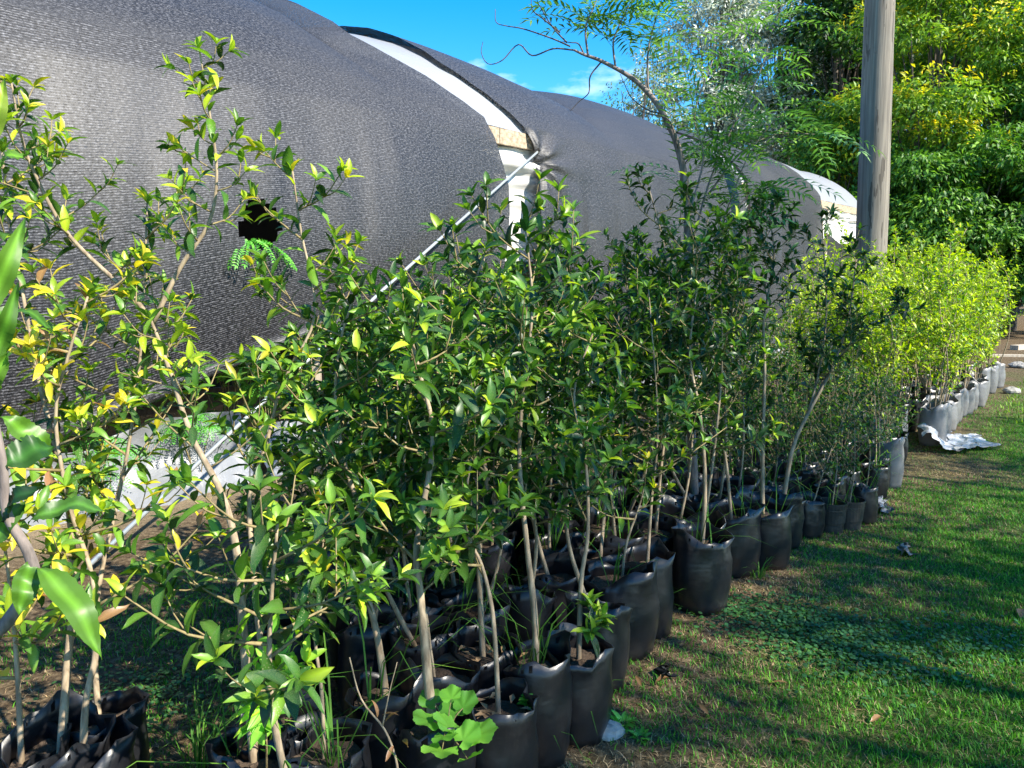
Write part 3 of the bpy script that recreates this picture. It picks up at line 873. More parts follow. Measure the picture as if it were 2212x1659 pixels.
hero([(1515, 1195), (1523, 1050), (1513, 900), (1490, 760), (1510, 600), (1530, 470)],
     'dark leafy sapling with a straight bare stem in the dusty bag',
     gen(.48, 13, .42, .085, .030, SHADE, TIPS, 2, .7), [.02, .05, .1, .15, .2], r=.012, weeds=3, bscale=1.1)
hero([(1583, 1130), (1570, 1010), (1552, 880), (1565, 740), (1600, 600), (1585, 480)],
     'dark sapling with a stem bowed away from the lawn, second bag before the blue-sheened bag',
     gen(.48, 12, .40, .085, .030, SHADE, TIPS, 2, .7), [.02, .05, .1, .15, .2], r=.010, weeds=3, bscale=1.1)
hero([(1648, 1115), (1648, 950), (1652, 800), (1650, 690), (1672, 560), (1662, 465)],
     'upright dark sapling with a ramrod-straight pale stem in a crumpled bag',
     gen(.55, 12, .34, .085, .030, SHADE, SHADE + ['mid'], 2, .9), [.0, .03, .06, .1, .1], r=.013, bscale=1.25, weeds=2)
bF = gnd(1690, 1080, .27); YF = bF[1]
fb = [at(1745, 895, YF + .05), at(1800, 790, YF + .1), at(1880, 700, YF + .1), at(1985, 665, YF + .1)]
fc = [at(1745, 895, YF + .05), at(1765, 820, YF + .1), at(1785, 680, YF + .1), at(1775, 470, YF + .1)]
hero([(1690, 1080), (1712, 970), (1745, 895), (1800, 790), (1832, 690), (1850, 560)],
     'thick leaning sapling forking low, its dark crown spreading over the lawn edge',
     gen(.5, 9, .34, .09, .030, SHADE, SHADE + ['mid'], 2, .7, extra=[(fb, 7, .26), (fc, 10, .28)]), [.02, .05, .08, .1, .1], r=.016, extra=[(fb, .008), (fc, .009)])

# -- the other saplings packed behind the front ones
ORD = ['second', 'third', 'fourth', 'fifth', 'sixth', 'seventh']
LB = {d: 'leafy green sapling in a black bag, %s row back from the lawn edge' % ORD[i] for i, d in enumerate((.30, .56, .82, 1.08, 1.34, 1.60))}
cnt = 0
for depth in (.30, .56, .82, 1.08, 1.34, 1.60):
    sx_ = -.75 + (depth * 1.3) % .2
    while sx_ < 3.3:
        s_ = sx_ + random.uniform(-.05, .05); dp = depth + random.uniform(-.05, .05); sx_ += .285
        P = row(s_, dp)
        if min(np.hypot(*(P[:2] - q)) for q in taken) < .215: continue
        if s_ < -.05 and (dp > .62 or random.random() < .45): continue
        if s_ < .6 and dp > 1.2: continue
        taken.append(P[:2])
        h = random.uniform(.75, 1.1) + .22 * max(0, min(s_, 2.2))
        if s_ < .15: h = random.uniform(.6, .95)
        ln0 = P + np.array([0, 0, .22]); lean = rv(.07) * np.array([1, 1, 0])
        T = [ln0, ln0 + np.array([0, 0, .35]) + lean, ln0 + np.array([0, 0, h * .6]) + lean * 1.2 + rv(.04), ln0 + np.array([0, 0, h]) + lean * 1.6 + rv(.05)]
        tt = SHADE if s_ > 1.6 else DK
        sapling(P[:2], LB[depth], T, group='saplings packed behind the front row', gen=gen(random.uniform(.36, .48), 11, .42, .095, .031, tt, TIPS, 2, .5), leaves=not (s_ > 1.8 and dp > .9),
                r=random.uniform(.008, .012), weeds=random.choice([0, 2, 4]))
        cnt += 1

# -- small pots and bushes in the middle of the row
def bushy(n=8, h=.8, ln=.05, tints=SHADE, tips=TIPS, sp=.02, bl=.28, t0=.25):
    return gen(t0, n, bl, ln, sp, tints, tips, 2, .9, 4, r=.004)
midl = [((1750, 1095), 'small', 'small black bag of a thin leaning seedling, first after the crumpled bag'),
        ((1797, 1085), 'pot', 'ribbed black nursery pot with a spindly seedling'),
        ((1835, 1080), 'pot', 'banded black pot with a low dark bush, between ribbed pot and smooth bag'),
        ((1868, 1068), 'small', 'short smooth bag with broad-leaved seedling beside the banded pot')]
for (px, py), kind, lab in midl:
    P = gnd(px, py, .18); taken.append(P[:2])
    if px == 1750: T = [P - [0, 0, .05], at(1775, 1030, P[1]), at(1800, 960, P[1] + .05), at(1835, 870, P[1] + .08)]
    else: T = [P - np.array([0, 0, .05]), P + np.array([.02, 0, .25]), P + np.array([.0, .03, random.uniform(.45, .7)])]
    sapling(P[:2], lab, T, 'small pots in the middle of the row', kind, .006, False, bushy(6), weeds=2)
for (px, py) in ((1900, 985), (1916, 978), (1893, 1000)):
    P = gnd(px, py, .25); taken.append(P[:2])
    T = [P - np.array([0, 0, .05]), P + np.array([-.02, 0, .3]), P + np.array([-.04, .03, .6])]
    sapling(P[:2], 'narrow tall bag with a small dark bush before the crumpled sheet', T, 'narrow bags in the row', 'grey' if px == 1916 else 'small', .006, False, bushy(6), weeds=2)
for depth in (.15, .42, .70, .98, 1.26, 1.54):
    sx_ = 3.2 + (depth * 1.7) % .15
    while sx_ < 6.1:
        s_ = sx_ + random.uniform(-.04, .04); sx_ += .24
        P = row(s_, depth + random.uniform(-.04, .04))
        if min(np.hypot(*(P[:2] - q)) for q in taken) < .17: continue
        taken.append(P[:2])
        h = random.uniform(.5, .95) if depth < .8 else random.uniform(.8, 1.3)
        b0 = P + np.array([0, 0, .16])
        T = [b0, b0 + np.array([0, 0, h * .4]) + rv(.03), b0 + np.array([0, 0, h]) + rv(.06)]
        sapling(P[:2], 'bushy dark seedling near the nursery pots, %s row back from the lawn' % (['first'] + ORD)[int(round((depth - .15) / .277))], T, 'bushy seedlings in the middle of the row', 'small', .006, False,
                bushy(9, bl=.26, tints=SHADE + ['mid', 'mid']), weeds=2)

# -- far part of the row: taller yellow-green shrubs with many stems
YG = ['young', 'light', 'light', 'young', 'mid']
TINT['lime'] = (.30, .40, .008); TINT['limed'] = (.12, .22, .010)
FARL = ['yellow-green shrub with reddish stems in a faded bag far along the row', '']
for ri, depth in enumerate((.05, .38, .70, 1.02, 1.36)):
    sx_ = 6.15 + .1 * ri
    while sx_ < 12.6:
        s_ = sx_ + random.uniform(-.07, .07); sx_ += .34 + .02 * max(0, sx_ - 8)
        P = row(s_, depth + random.uniform(-.06, .06) + (.25 if s_ < 6.8 else 0) - .08 * max(0, (s_ - 9) / 6))
        h = random.uniform(1.2, 1.95) * (1 if s_ > 7.4 else .82)
        b0 = P + np.array([0, 0, .22])
        T = [b0, b0 + np.array([0, 0, h * .35]) + rv(.05), b0 + np.array([0, 0, h * .7]) + rv(.08), b0 + np.array([0, 0, h]) + rv(.1)]
        st = []
        for q in range(2):
            e = rv(.14); e[2] = 0
            st.append(([b0 + rv(.02), b0 + e * .5 + np.array([0, 0, h * .4]), b0 + e * 1.3 + np.array([0, 0, h * random.uniform(.7, .95)])], 5, .26))
        sapling(P[:2], FARL[0] if ri == 0 else 'yellow-green shrub in a dark bag along the far row, %s row back from the lawn' % ORD[ri - 1], T, ['shrubs in faded bags along the far row', 'shrubs in the rows behind the faded bags'][0 if ri == 0 else 1],
                'grey' if ri == 0 else 'bag', .009, False,
                gen(.25, 9, .38, .088, .030, ['lime', 'limed', 'light', 'limed', 'lime'], ['lime', 'lime', 'young'], 2, 1.0, 4, extra=st, r=.004), extra=[(q[0], .006) for q in st])

# ------------------------------------------------------------------ large-leaved plant close by
bp = np.array([-1.02, 1.02, 0.0])
root = empty('potted_sapling', bp, 'large-leaved sapling with toothed glossy leaves on a dark bent stem, close by', 'sapling')
o_ = obj('grow_bag', BAGS[2], root); obj('soil', SOILS[1], o_, (0, 0, .265))
Yb = .93
stem = smooth_line([bp + np.array([0, 0, .25]), bp + np.array([.05, -.03, .7]), at(-60, 1430, Yb), at(10, 1350, Yb), at(70, 1255, Yb), at(60, 1190, Yb), at(15, 1110, Yb), at(5, 1000, Yb), at(-25, 850, Yb)], 5)
obj('stem', MB().tube(stem, .010, .005, 8).mesh('stem', M['schinus_bark'], bp, True), root)
def big_leaf(p0, p1, w, up, tint, droop=.15):
    p0, p1 = np.asarray(p0), np.asarray(p1)
    nseg = 22; V = []; F = []; ax = p1 - p0; L = np.linalg.norm(ax); ax = ax / L
    side, _, nn = [q[0] for q in frames(ax[None], np.asarray(up, float)[None])]
    for j in range(nseg + 1):
        t = j / nseg; ww = w * (math.sin(math.pi * t ** .85) ** .9) * (1 if j % 2 else .95) * .31
        c = p0 + ax * L * t + nn * L * droop * math.sin(math.pi * t)
        vein = .0012 * (1 if j % 2 else -1)
        for e in (-1, -.5, 0, .5, 1):
            V.append(c + side * ww * e + nn * (abs(e) * ww * .28 + abs(e) * vein + .004 * math.sin(t * 13 + e)))
    for j in range(nseg):
        for q in range(4): F.append((5 * j + q, 5 * j + q + 1, 5 * j + q + 6, 5 * j + q + 5))
    V = np.array(V) - bp
    C = np.tile([TINT[tint]], (len(V), 1)); C[2::5] *= 2.0
    return mesh('leaf', V, F, M['big_leaf'], cols=C, smooth=True)
for (x0, y0, x1, y1, w, up, tint, d0, d1, dr) in [
        (80, 1225, 220, 1425, .062, (.5, -.5, .7), 'light', 0, -.04, .18), (85, 1215, 215, 1330, .045, (-.2, -.2, 1), 'mid', .01, .06, .22),
        (60, 1130, 235, 1105, .045, (0, -.6, .8), 'mid', 0, .05, .22), (12, 1130, 95, 1050, .05, (-.4, -.6, .5), 'dark', 0, .0, .2),
        (5, 1010, 118, 965, .07, (.2, -.8, .5), 'mid', 0, .05, .2), (0, 900, 118, 985, .05, (.3, -.6, .6), 'light', .02, .06, .1),
        (-20, 800, 40, 610, .035, (.6, -.7, .1), 'light', 0, 0, .05), (-40, 700, 55, 470, .045, (.6, -.7, .1), 'light', .02, .04, .05),
        (-60, 690, 130, 725, .03, (0, -.5, .8), 'light', .05, .1, .25), (-30, 380, 65, 330, .04, (.1, -.4, .8), 'light', .02, .04, .1),
        (65, 1210, 40, 1330, .05, (.5, -.6, .2), 'light', 0, -.03, .05), (-20, 1180, 60, 1080, .05, (.2, -.8, .4), 'light', 0, .02, .15),
        (-25, 850, -70, 600, .05, (.5, -.6, .2), 'mid', 0, .02, .1), (-25, 850, 20, 760, .04, (.5, -.6, .4), 'light', 0, -.03, .1),
        (-35, 330, 10, 170, .045, (.5, -.7, .2), 'young', .05, .08, .05)]:
    obj('leaf', big_leaf(at(x0, y0, Yb + d0), at(x1, y1, Yb + d1), w, up, tint, dr), root)
obj('branch', MB().tube(smooth_line([at(-25, 850, Yb), at(-45, 700, Yb + .03), at(-45, 500, Yb + .04), at(-35, 330, Yb + .05)], 4), .005, .003, 6).mesh('branch', M['schinus_bark'], bp, True), root)

# ------------------------------------------------------------------ pepper tree with drooping feathery leaves and bare shoots
b = gnd(1508, 1075, .05); YS = 4.55
base = np.array([b[0] * YS / b[1], YS, 0.0])
root = empty('pepper_tree', base, 'slim pepper tree with arching stem, bare looping shoots and feathery leaves', 'tree')
def ap(pts, off=0): return [at(x, y, YS + off + .0) for x, y in pts]
main = [base - np.array([0, 0, .03])] + ap([(1497, 1000), (1490, 850), (1485, 600), (1484, 430), (1465, 320), (1432, 245), (1400, 200), (1360, 165), (1300, 132), (1262, 118), (1240, 108)])
T = smooth_line(main, 5)
obj('trunk', MB().tube(T, .030, .006, 9, bump=.06).mesh('trunk', M['schinus_bark'], base, True), root)
br = [ap([(1240, 108), (1195, 105), (1150, 120), (1120, 96), (1085, 130), (1055, 138), (1040, 115), (1043, 90)]),
      ap([(1232, 100), (1190, 82), (1130, 62), (1095, 56), (1072, 48), (1070, 20)]),
      ap([(1225, 92), (1195, 60), (1170, 20), (1155, -10)]), ap([(1210, 70), (1170, 38), (1150, 20), (1147, -15)]),
      ap([(1262, 118), (1250, 95), (1235, 92), (1215, 90)]),
      ap([(1300, 132), (1275, 165), (1272, 200), (1250, 220), (1232, 240)]),
      ap([(1432, 245), (1405, 240), (1380, 225), (1360, 205), (1340, 160)], .03), ap([(1465, 320), (1445, 260), (1400, 245), (1350, 228)], -.03)]
lf = [ap([(1270, 120), (1265, 60), (1285, 10), (1300, -40)]), ap([(1330, 150), (1325, 90), (1345, 40), (1370, -10)], .05), ap([(1400, 200), (1400, 110), (1420, 30), (1440, -30)], .1),
      ap([(1486, 560), (1530, 400), (1580, 280), (1640, 160), (1670, 60), (1690, 10)], .02), ap([(1488, 640), (1560, 480), (1620, 330), (1700, 230)], -.05),
      ap([(1530, 420), (1600, 330), (1680, 290), (1760, 290)], .1), ap([(1500, 520), (1470, 380), (1520, 300), (1560, 180)], .12),
      ap([(1486, 600), (1540, 520), (1600, 440), (1640, 400)], -.1), ap([(1486, 470), (1520, 340), (1500, 250), (1540, 130)], -.12)]
for q in br: obj('branch', MB().tube(smooth_line(q, 5), .0052, .0018, 5).mesh('branch', M['dark_bark'], base, True), root)
for q in lf: obj('branch', MB().tube(smooth_line(q, 4), .007, .0022, 6).mesh('branch', M['schinus_bark'], base, True), root)
TINT['pep'] = (.09, .22, .06); TINT['pepl'] = (.16, .30, .09)
def pinnate(p0, d, L, n, w):
    lvv = Leaves(); d = unit(d); pts = [p0]
    for k in range(1, n + 1):
        d = unit(d + np.array([0, 0, -.10])); pts.append(pts[-1] + d * L / n)
    side = unit(np.cross(d, [0, 0, 1.0]) + rv(.25)); nn = unit(np.cross(side, d))
    for k in range(1, n + 1):
        t = unit(pts[k] - pts[k - 1])
        for sg in (-1, 1):
            lvv.add(pts[k], unit(side * sg * .95 + t * .62 + rv(.05)), nn + rv(.1), w * (1 - .35 * abs(k / n - .45)), random.choice(['pep', 'pepl', 'pep']))
    lvv.add(pts[-1], unit(pts[-1] - pts[-2]), nn, w, 'pepl')
    return pts, lvv
T_PIN = leaf_template(.20, .10, .06, (0, .4, 1.0), widths=[.95])
for bi, q in enumerate(lf):
    B = smooth_line(q, 8)
    for j in range(6, len(B), 1):
        if random.random() < .12: continue
        dirn = rv(1); dirn[2] = abs(dirn[2]) * .4
        pts, lv = pinnate(B[j], unit(dirn) + unit(B[j] - B[j - 1]) * .6, random.uniform(.24, .45), 9, .095)
        bb, aa, uu, ll, cc = lv.arrays()
        V, F, C = leaf_batch(bb - base, aa, uu, ll, cc, T_PIN)
        V2, F2 = tube_arrays(np.array(pts) - base, .0014, .0007, 3, cap=False)
        allV = np.concatenate([V, V2]); allF = [tuple(f) for f in F.tolist()] + [tuple(i + len(V) for i in f) for f in F2]
        obj('frond', mesh('frond', allV, allF, M['tree_leaf'], cols=np.concatenate([C, np.tile([TINT['pep']], (len(V2), 1))]), smooth=True), root)

# ------------------------------------------------------------------ feathery weeds at the foot of the cloth and in its hole
TINT['fern'] = (.08, .30, .03)
def feather(base, n, L, label, group, up=.6, stem_h=.4):
    base = np.asarray(base, float)
    root = empty('feathery_weed', base, label, 'weed', group)
    st = MB()
    for k in range(n):
        q = random.random() * 6.28
        top = base + np.array([math.cos(q) * .12, math.sin(q) * .12, stem_h * random.uniform(.5, 1.1)])
        st.tube(smooth_line([base, (base + top) / 2 + rv(.02), top], 3), .005, .003, 5)
        for j in range(3):
            d = np.array([math.cos(q + j * 2.1), math.sin(q + j * 2.1), up])
            V, F, C, nv = [], [], [], 0
            for sg in np.linspace(-1.0, 1.0, 7):
                a0 = math.atan2(d[1], d[0]) + sg * .9
                pts, lv = pinnate(top, np.array([math.cos(a0), math.sin(a0), up * .6]), L * random.uniform(.7, 1), 12, .022)
                lv.t = ['fern'] * len(lv.t)
                bb, aa, uu, ll, cc = lv.arrays(); v, f, c = leaf_batch(bb - base, aa, uu, ll, cc, T_LOW)
                V.append(v); F.append(f + nv); C.append(c); nv += len(v)
            obj('frond', mesh('frond', np.concatenate(V), np.concatenate(F), M['tree_leaf'], cols=np.concatenate(C)), root)
    obj('stem', st.mesh('stem', M['twig'], base, True), root)
    return root
for i, (x, y, Yd, n, L, h, lab) in enumerate([(430, 1060, 6.05, 5, .26, .75, 'bright feathery-leaved weed under the rolled hem of the shade cloth'),
        (230, 1130, 5.55, 4, .26, .55, 'feathery-leaved weed beside the grey base sheet'), (600, 1000, 6.9, 5, .26, .95, 'tall feathery weed reaching up past the cloth hem'),
        (1095, 880, 9.6, 6, .3, 2.5, 'feathery weed climbing in the gap between two shade cloths')]):
    P = gnd(x, y); feather(P, n, L, lab, 'feathery weeds at the greenhouse foot', .5, h)
hp = wall(-5.2, .44, 1.90)
fr = empty('fern_sprig', hp, 'bright green feathery sprig poking out through the torn hole in the cloth', 'sprig')
V, F, C, nv = [], [], [], 0
for sg in np.linspace(-1, 1, 9):
    d = D2 * sg * 1.2 + N2 * .7 + np.array([0, 0, .12])
    pts, lv = pinnate(hp - N2 * .10 + D2 * sg * .05, d, .36, 15, .042); lv.t = ['fern'] * len(lv.t)
    bb, aa, uu, ll, cc = lv.arrays(); v, f, c = leaf_batch(bb - hp, aa, uu, ll, cc, T_LOW); V.append(v); F.append(f + nv); C.append(c); nv += len(v)
obj('frond', mesh('frond', np.concatenate(V), np.concatenate(F), M['tree_leaf'], cols=np.concatenate(C)), fr)

# broad-leaved greenery seen inside and under the greenhouse
TINT['broad'] = (.08, .24, .03)
for i in range(9):
    s_ = [-6.0, -4.6, -3.0, -.9, .9, 2.4, 4.4, 5.85, 7.3][i]
    P = wall(s_, -.9 if s_ != 5.85 else -.35, 0.)
    root = empty('leafy_weed', P, 'broad-leaved green plant growing inside the greenhouse wall', 'weed', 'plants inside the greenhouse wall')
    lv = Leaves(); st = MB()
    for k in range(26):
        q = random.random() * 6.28; h = random.uniform(.4, 1.7)
        top = P + np.array([math.cos(q) * .4 * random.random(), math.sin(q) * .4 * random.random(), h])
        st.tube([P, (P + top) / 2 + rv(.05), top], .006, .003, 4)
        for j in range(5): lv.add(top - np.array([0, 0, .12 * j]), unit(rv() + np.array([0, 0, .2])), np.array([0, 0, 1.0]) + rv(.3), random.uniform(.1, .2), 'broad')
    bb, aa, uu, ll, cc = lv.arrays(); v, f, c = leaf_batch(bb - P, aa, uu, ll, cc, leaf_template(.6, .2, .08, (0, .35, .7, 1)))
    tag(obj('foliage', mesh('foliage', v, f, M['tree_leaf'], cols=c, smooth=True), root), kind='stuff'); obj('stems', st.mesh('stems', M['twig'], P), root)

# ------------------------------------------------------------------ pole
YP = 13.2
pb = at(1868, 830, YP); pt = at(1905, -60, YP)
pz = np.array([pb[0], YP, 0.0]); top = pt + (pt - pb) * .35
line = smooth_line([pz + (pb - pt) / np.linalg.norm(pb - pt) * .3, pz + (top - pz) * .3 + np.array([.01, 0, 0]), pz + (top - pz) * .65 - np.array([.012, 0, 0]), top], 9)
po = obj('utility_pole', MB().tube(line, .265, .215, 20, bump=.02).mesh('utility_pole', M['pole'], pz, True), None, pz)
tag(po, 'tall weathered wooden pole standing behind the potted shrubs', 'pole')

# ------------------------------------------------------------------ trees
def tree(name, base, h, r, label, group, cols, nclump, per, leaf, trunk_r, crown0=.25, squash=1.0, drop=.4, bm='dark_bark', clump_r=.8, shape=1.0, seed=0, stems=1, tips=None, tip_frac=.25, tmpl=None, lm='tree_leaf'):
    rs = np.random.default_rng(seed); random.seed(seed)
    base = np.asarray(base, float); root = empty(name, base, label, 'tree', group)
    cz = h * (crown0 + (1 - crown0) * .5); rz = h * (1 - crown0) * .5
    cen = []
    for k in range(nclump):
        v = rs.normal(size=3); v /= np.linalg.norm(v); q = rs.uniform(.45, 1.0) ** .5
        taper = 1 - .45 * max(0, v[2]) * shape
        cen.append([v[0] * r * q * taper, v[1] * r * q * taper * squash, cz + v[2] * rz * q])
    cen = np.array(cen)
    tops = []
    for q in range(stems):
        off = np.array([rs.uniform(-.5, .5), rs.uniform(-.5, .5), 0]) * (r * .5 if stems > 1 else .1)
        T = smooth_line([off * .6 - np.array([0, 0, .1]), off + np.array([rs.normal() * .1, rs.normal() * .1, h * .3]), off * 1.3 + np.array([rs.normal() * .25, rs.normal() * .2, h * .6]), off * 1.2 + np.array([rs.normal() * .3, 0, h * .88])], 5)
        obj('trunk', MB().tube(T, trunk_r, trunk_r * .2, 9, bump=.06).mesh('trunk', M[bm], (0, 0, 0), True), root); tops.append(T)
    w = MB()
    for k in range(0, nclump, 2):
        T = tops[k % stems]; f = np.clip((cen[k][2] - h * .12) / h, .12, .9); i = int(f * .75 * (len(T) - 1))
        a = T[i]; mid = (a + cen[k]) / 2 + np.array([0, 0, -.06 * h * rs.random()]) + rs.normal(size=3) * .1
        w.tube(smooth_line([a, mid, cen[k]], 3), trunk_r * .28, .012, 5)
    tag(obj('limbs', w.mesh('limbs', M[bm], (0, 0, 0), True), root), kind='stuff')
    n = nclump * per
    ci = np.repeat(np.arange(nclump), per)
    v = rs.normal(size=(n, 3)); v /= np.linalg.norm(v, axis=1)[:, None]
    cr = clump_r * rs.uniform(.6, 1.3, nclump)
    rad = rs.uniform(.25, 1.0, n) ** .6
    off = v * rad[:, None] * cr[ci][:, None] * np.array([1.2, 1.2, .5])
    pos = cen[ci] + off
    ax = v * np.array([.9, .9, .3]) + rs.normal(size=(n, 3)) * .45 + np.array([0, 0, -drop * .7])
    up = np.tile([[.0, 0, 1.0]], (n, 1)) + rs.normal(size=(n, 3)) * .45 + v * .3
    cols = np.array(cols)
    col = cols[rs.integers(0, len(cols), n)]
    if tips is not None:
        tm = (rad > .72) & (v[:, 2] > -.1) & (rs.random(nclump)[ci] < tip_frac)
        col[tm] = np.array(tips)[rs.integers(0, len(tips), tm.sum())]
    V, F, C = leaf_batch(pos, ax, up, leaf * rs.uniform(.6, 1.25, n), col, tmpl or T_LOW)
    tag(obj('crown', mesh('crown', V, F, M[lm], cols=C), root), kind='stuff')
    return root
SILV = [(.46, .50, .42), (.40, .45, .35), (.22, .28, .18), (.62, .64, .58)]
GRN = [(.06, .16, .018), (.09, .21, .022), (.12, .25, .028), (.04, .11, .014)]
DGRN = [(.018, .045, .012), (.03, .07, .016), (.04, .09, .02)]
YGRN = [(.16, .27, .022), (.21, .31, .025), (.11, .22, .022), (.07, .16, .018)]
YTIP = [(.55, .50, .02), (.45, .47, .02), (.60, .46, .02)]
def tp(x, Y): return np.array([(x - 1106) / FPX * Y * 1.005, Y, 0.0])
BG = 'trees behind the greenhouse and lawn'
tree('poplar_tree', tp(1530, 36), 15.8, 3.9, 'silvery pale-leaved poplar rising behind the greenhouse roof', BG, SILV, 105, 260, .23, .22, .12, drop=.2, clump_r=1.0, seed=11, lm='silver_leaf')
tree('poplar_tree', tp(1660, 38), 18.2, 3.8, 'taller silvery poplar close to the dark trunks', BG, SILV, 105, 260, .23, .22, .15, drop=.2, clump_r=1.0, seed=12, lm='silver_leaf')
tree('acacia_tree', tp(1385, 34), 11.6, 2.2, 'wispy feathery tree just above the greenhouse roofline', BG, [(.10, .17, .05), (.07, .14, .05), (.14, .19, .06)], 50, 70, .16, .12, .3, drop=.6, clump_r=.7, seed=13)
tree('dark_tree', tp(1800, 33), 17, 2.5, 'dark leafy tree with several thin trunks left of the pole', BG, DGRN + GRN[:1], 95, 190, .30, .18, .35, stems=4, clump_r=1.0, seed=14)
tree('dark_tree', tp(1880, 35), 16, 2.8, 'dark-crowned tree whose bare trunks show a scrap of sky', BG, DGRN, 80, 190, .30, .2, .4, stems=3, clump_r=1.0, seed=15)
tree('yellow_topped_tree', tp(1980, 27), 12.5, 3.9, 'broad tree with yellow blossom tips right behind the pole', BG, YGRN, 105, 310, .215, .26, .10, clump_r=.95, seed=16, tips=YTIP, tip_frac=.6)
tree('yellow_topped_tree', tp(2170, 27.5), 14.5, 4.2, 'tall yellow-green tree with scattered golden sprays over the lawn', BG, YGRN + GRN, 115, 310, .215, .28, .10, clump_r=1.0, seed=17, tips=YTIP, tip_frac=.35)
tree('green_tree', tp(2330, 26), 13.5, 4.0, 'bushy green tree at the end of the lawn beyond the wooden offcuts', BG, GRN + YGRN[:1], 95, 290, .215, .28, .08, clump_r=1.0, seed=18)
tree('green_tree', tp(1800, 27), 8.0, 1.8, 'bright green slender tree beside the far end of the greenhouse', BG, GRN + [(.12, .2, .03)], 55, 190, .22, .14, .2, clump_r=.75, seed=19)
tree('under_tree', tp(1935, 24.5), 6.3, 2.3, 'low glossy green tree in front of the yellow-tipped one', BG, GRN, 85, 280, .21, .16, .06, clump_r=.75, seed=20, drop=.7)
tree('under_tree', tp(2090, 24), 6.6, 2.5, 'low glossy green tree with dark hollows beneath', BG, GRN, 85, 280, .21, .16, .14, clump_r=.75, seed=21, drop=.7)
tree('under_tree', tp(2260, 23.5), 6.8, 2.4, 'low green tree over the leaning dark trunk', BG, GRN + DGRN, 85, 280, .21, .2, .22, clump_r=.75, seed=22, drop=.7)
for i, x in enumerate((1420, 1600, 1760, 1900, 2040, 2180, 2330, 2500)):
    tree('back_tree', tp(x, 45 + 2 * (i % 3)), [11, 14, 17, 20, 21, 21, 20, 19][i], 4.6, 'dark green tree in the wood behind the nearer trees', 'dark trees of the wood behind', DGRN + GRN[:1], 80, 190, .45, .3, .05, clump_r=1.5, seed=40 + i)
# trees beside the lawn, to the right, that shade it
for i, (x, y, h, r, nc) in enumerate([(7.7, -.6, 8.2, 2.3, 34), (9.7, 2.3, 8.2, 2.1, 34), (7.3, -3.4, 8.6, 2.0, 26), (11.8, 4.4, 7.0, 1.5, 18), (6.4, 1.3, 7.6, 1.7, 26)]):
    tree('shade_tree', (x, y, 0), h, r, ['broad tree beside the lawn shading the front bags', 'tree beside the lawn shading the leaning sapling and pots', 'tree at the near corner of the lawn', 'slim tree beside the sunny end of the lawn', 'slender leafy tree beside the lawn shading the dark saplings'][i],
         'shade trees beside the lawn', GRN, nc, [80, 80, 80, 80, 130][i], .15, .16, .5, clump_r=.6, seed=70 + i)
random.seed(99)

# ------------------------------------------------------------------ grass
def lawn_points(n, x0, x1, y0, y1):
    return rng.uniform(x0, x1, n), rng.uniform(y0, y1, n)
def grass_object(name, px, py, h, w, lean, cols, label, lay=0.0):
    n = len(px); q = rng.uniform(0, 6.283, n); hh = h * rng.uniform(.5, 1.4, n)
    b = np.stack([px, py, ground_z(px, py) - .002], -1)
    d = np.stack([np.cos(q), np.sin(q), np.zeros(n)], -1)
    sd_ = np.stack([-np.sin(q), np.cos(q), np.zeros(n)], -1) * (w * rng.uniform(.7, 1.3, n))[:, None]
    ll = rng.uniform(.2, 1, n)[:, None] * lean
    up = np.array([0, 0, 1.0]) * (1 - lay)
    m_ = b + (d * ll * .4 + up * .6) * hh[:, None] + np.array([0, 0, .004 * (lay > 0)])
    t_ = b + (d * ll * 1.2 + up * .95) * hh[:, None] + np.array([0, 0, .004 * (lay > 0)]) * rng.uniform(.3, 3, n)[:, None]
    V = np.stack([b - sd_, b + sd_, m_ - sd_ * .8, m_ + sd_ * .8, t_], 1).reshape(-1, 3)
    TF = np.array([(0, 1, 3), (0, 3, 2), (2, 3, 4)])
    F = (TF[None] + (np.arange(n) * 5)[:, None, None]).reshape(-1, 3)
    cols = np.array(cols); C = np.repeat(cols[rng.integers(0, len(cols), n)], 5, 0)
    o = obj(name, mesh(name, V, F, M['blade'], cols=C)); return tag(o, label, 'grass', kind='stuff')
def off_row(px, py): return (px - ROW0[0]) * N2[0] + (py - ROW0[1]) * N2[1]
def in_view(px, py): return (np.abs(px) < .70 * py + .35)
px, py = lawn_points(1300000, -2.5, 8, 1.5, 11)
o_ = off_row(px, py); g = fbm(px * 1.1, py * 1.1, 71); k = in_view(px, py) & (o_ > -2.6)
prob = np.clip(.10 + .50 * o_ + (g - .5) * 1.5, .02, 1); prob = np.where(o_ < -.1, .22 * (g > .42) + .04, prob)
prob = prob * np.clip(1.5 - py / 9, .25, 1)
k &= rng.random(len(px)) < prob
grass_object('grass', px[k], py[k], .024, .0020, 1.0, [(.05, .21, .014), (.075, .27, .018), (.11, .32, .022), (.04, .15, .016)], 'short green lawn grass')
px, py = lawn_points(300000, -3, 5, 1.5, 8)
o_ = off_row(px, py); k = in_view(px, py) & (o_ > -2.4)
prob = np.clip(.75 - .45 * np.abs(o_ - .1) + .5 * (o_ < -1) + (fbm(px * 1.5, py * 1.5, 72) - .5) * 1.2, .03, .8)
k &= rng.random(len(px)) < prob
grass_object('straw', px[k], py[k], .035, .0014, 1.0, STRAWC + [(.16, .11, .06)], 'dry brown straw littering the ground beside the bags', lay=.82)
px, py = lawn_points(90000, 4, 30, 8, 34)
k = in_view(px, py) & (off_row(px, py) > .3)
grass_object('grass', px[k], py[k], .05, .006, .8, [(.14, .27, .02), (.19, .31, .03), (.11, .23, .02)], 'sunlit grass of the far lawn')
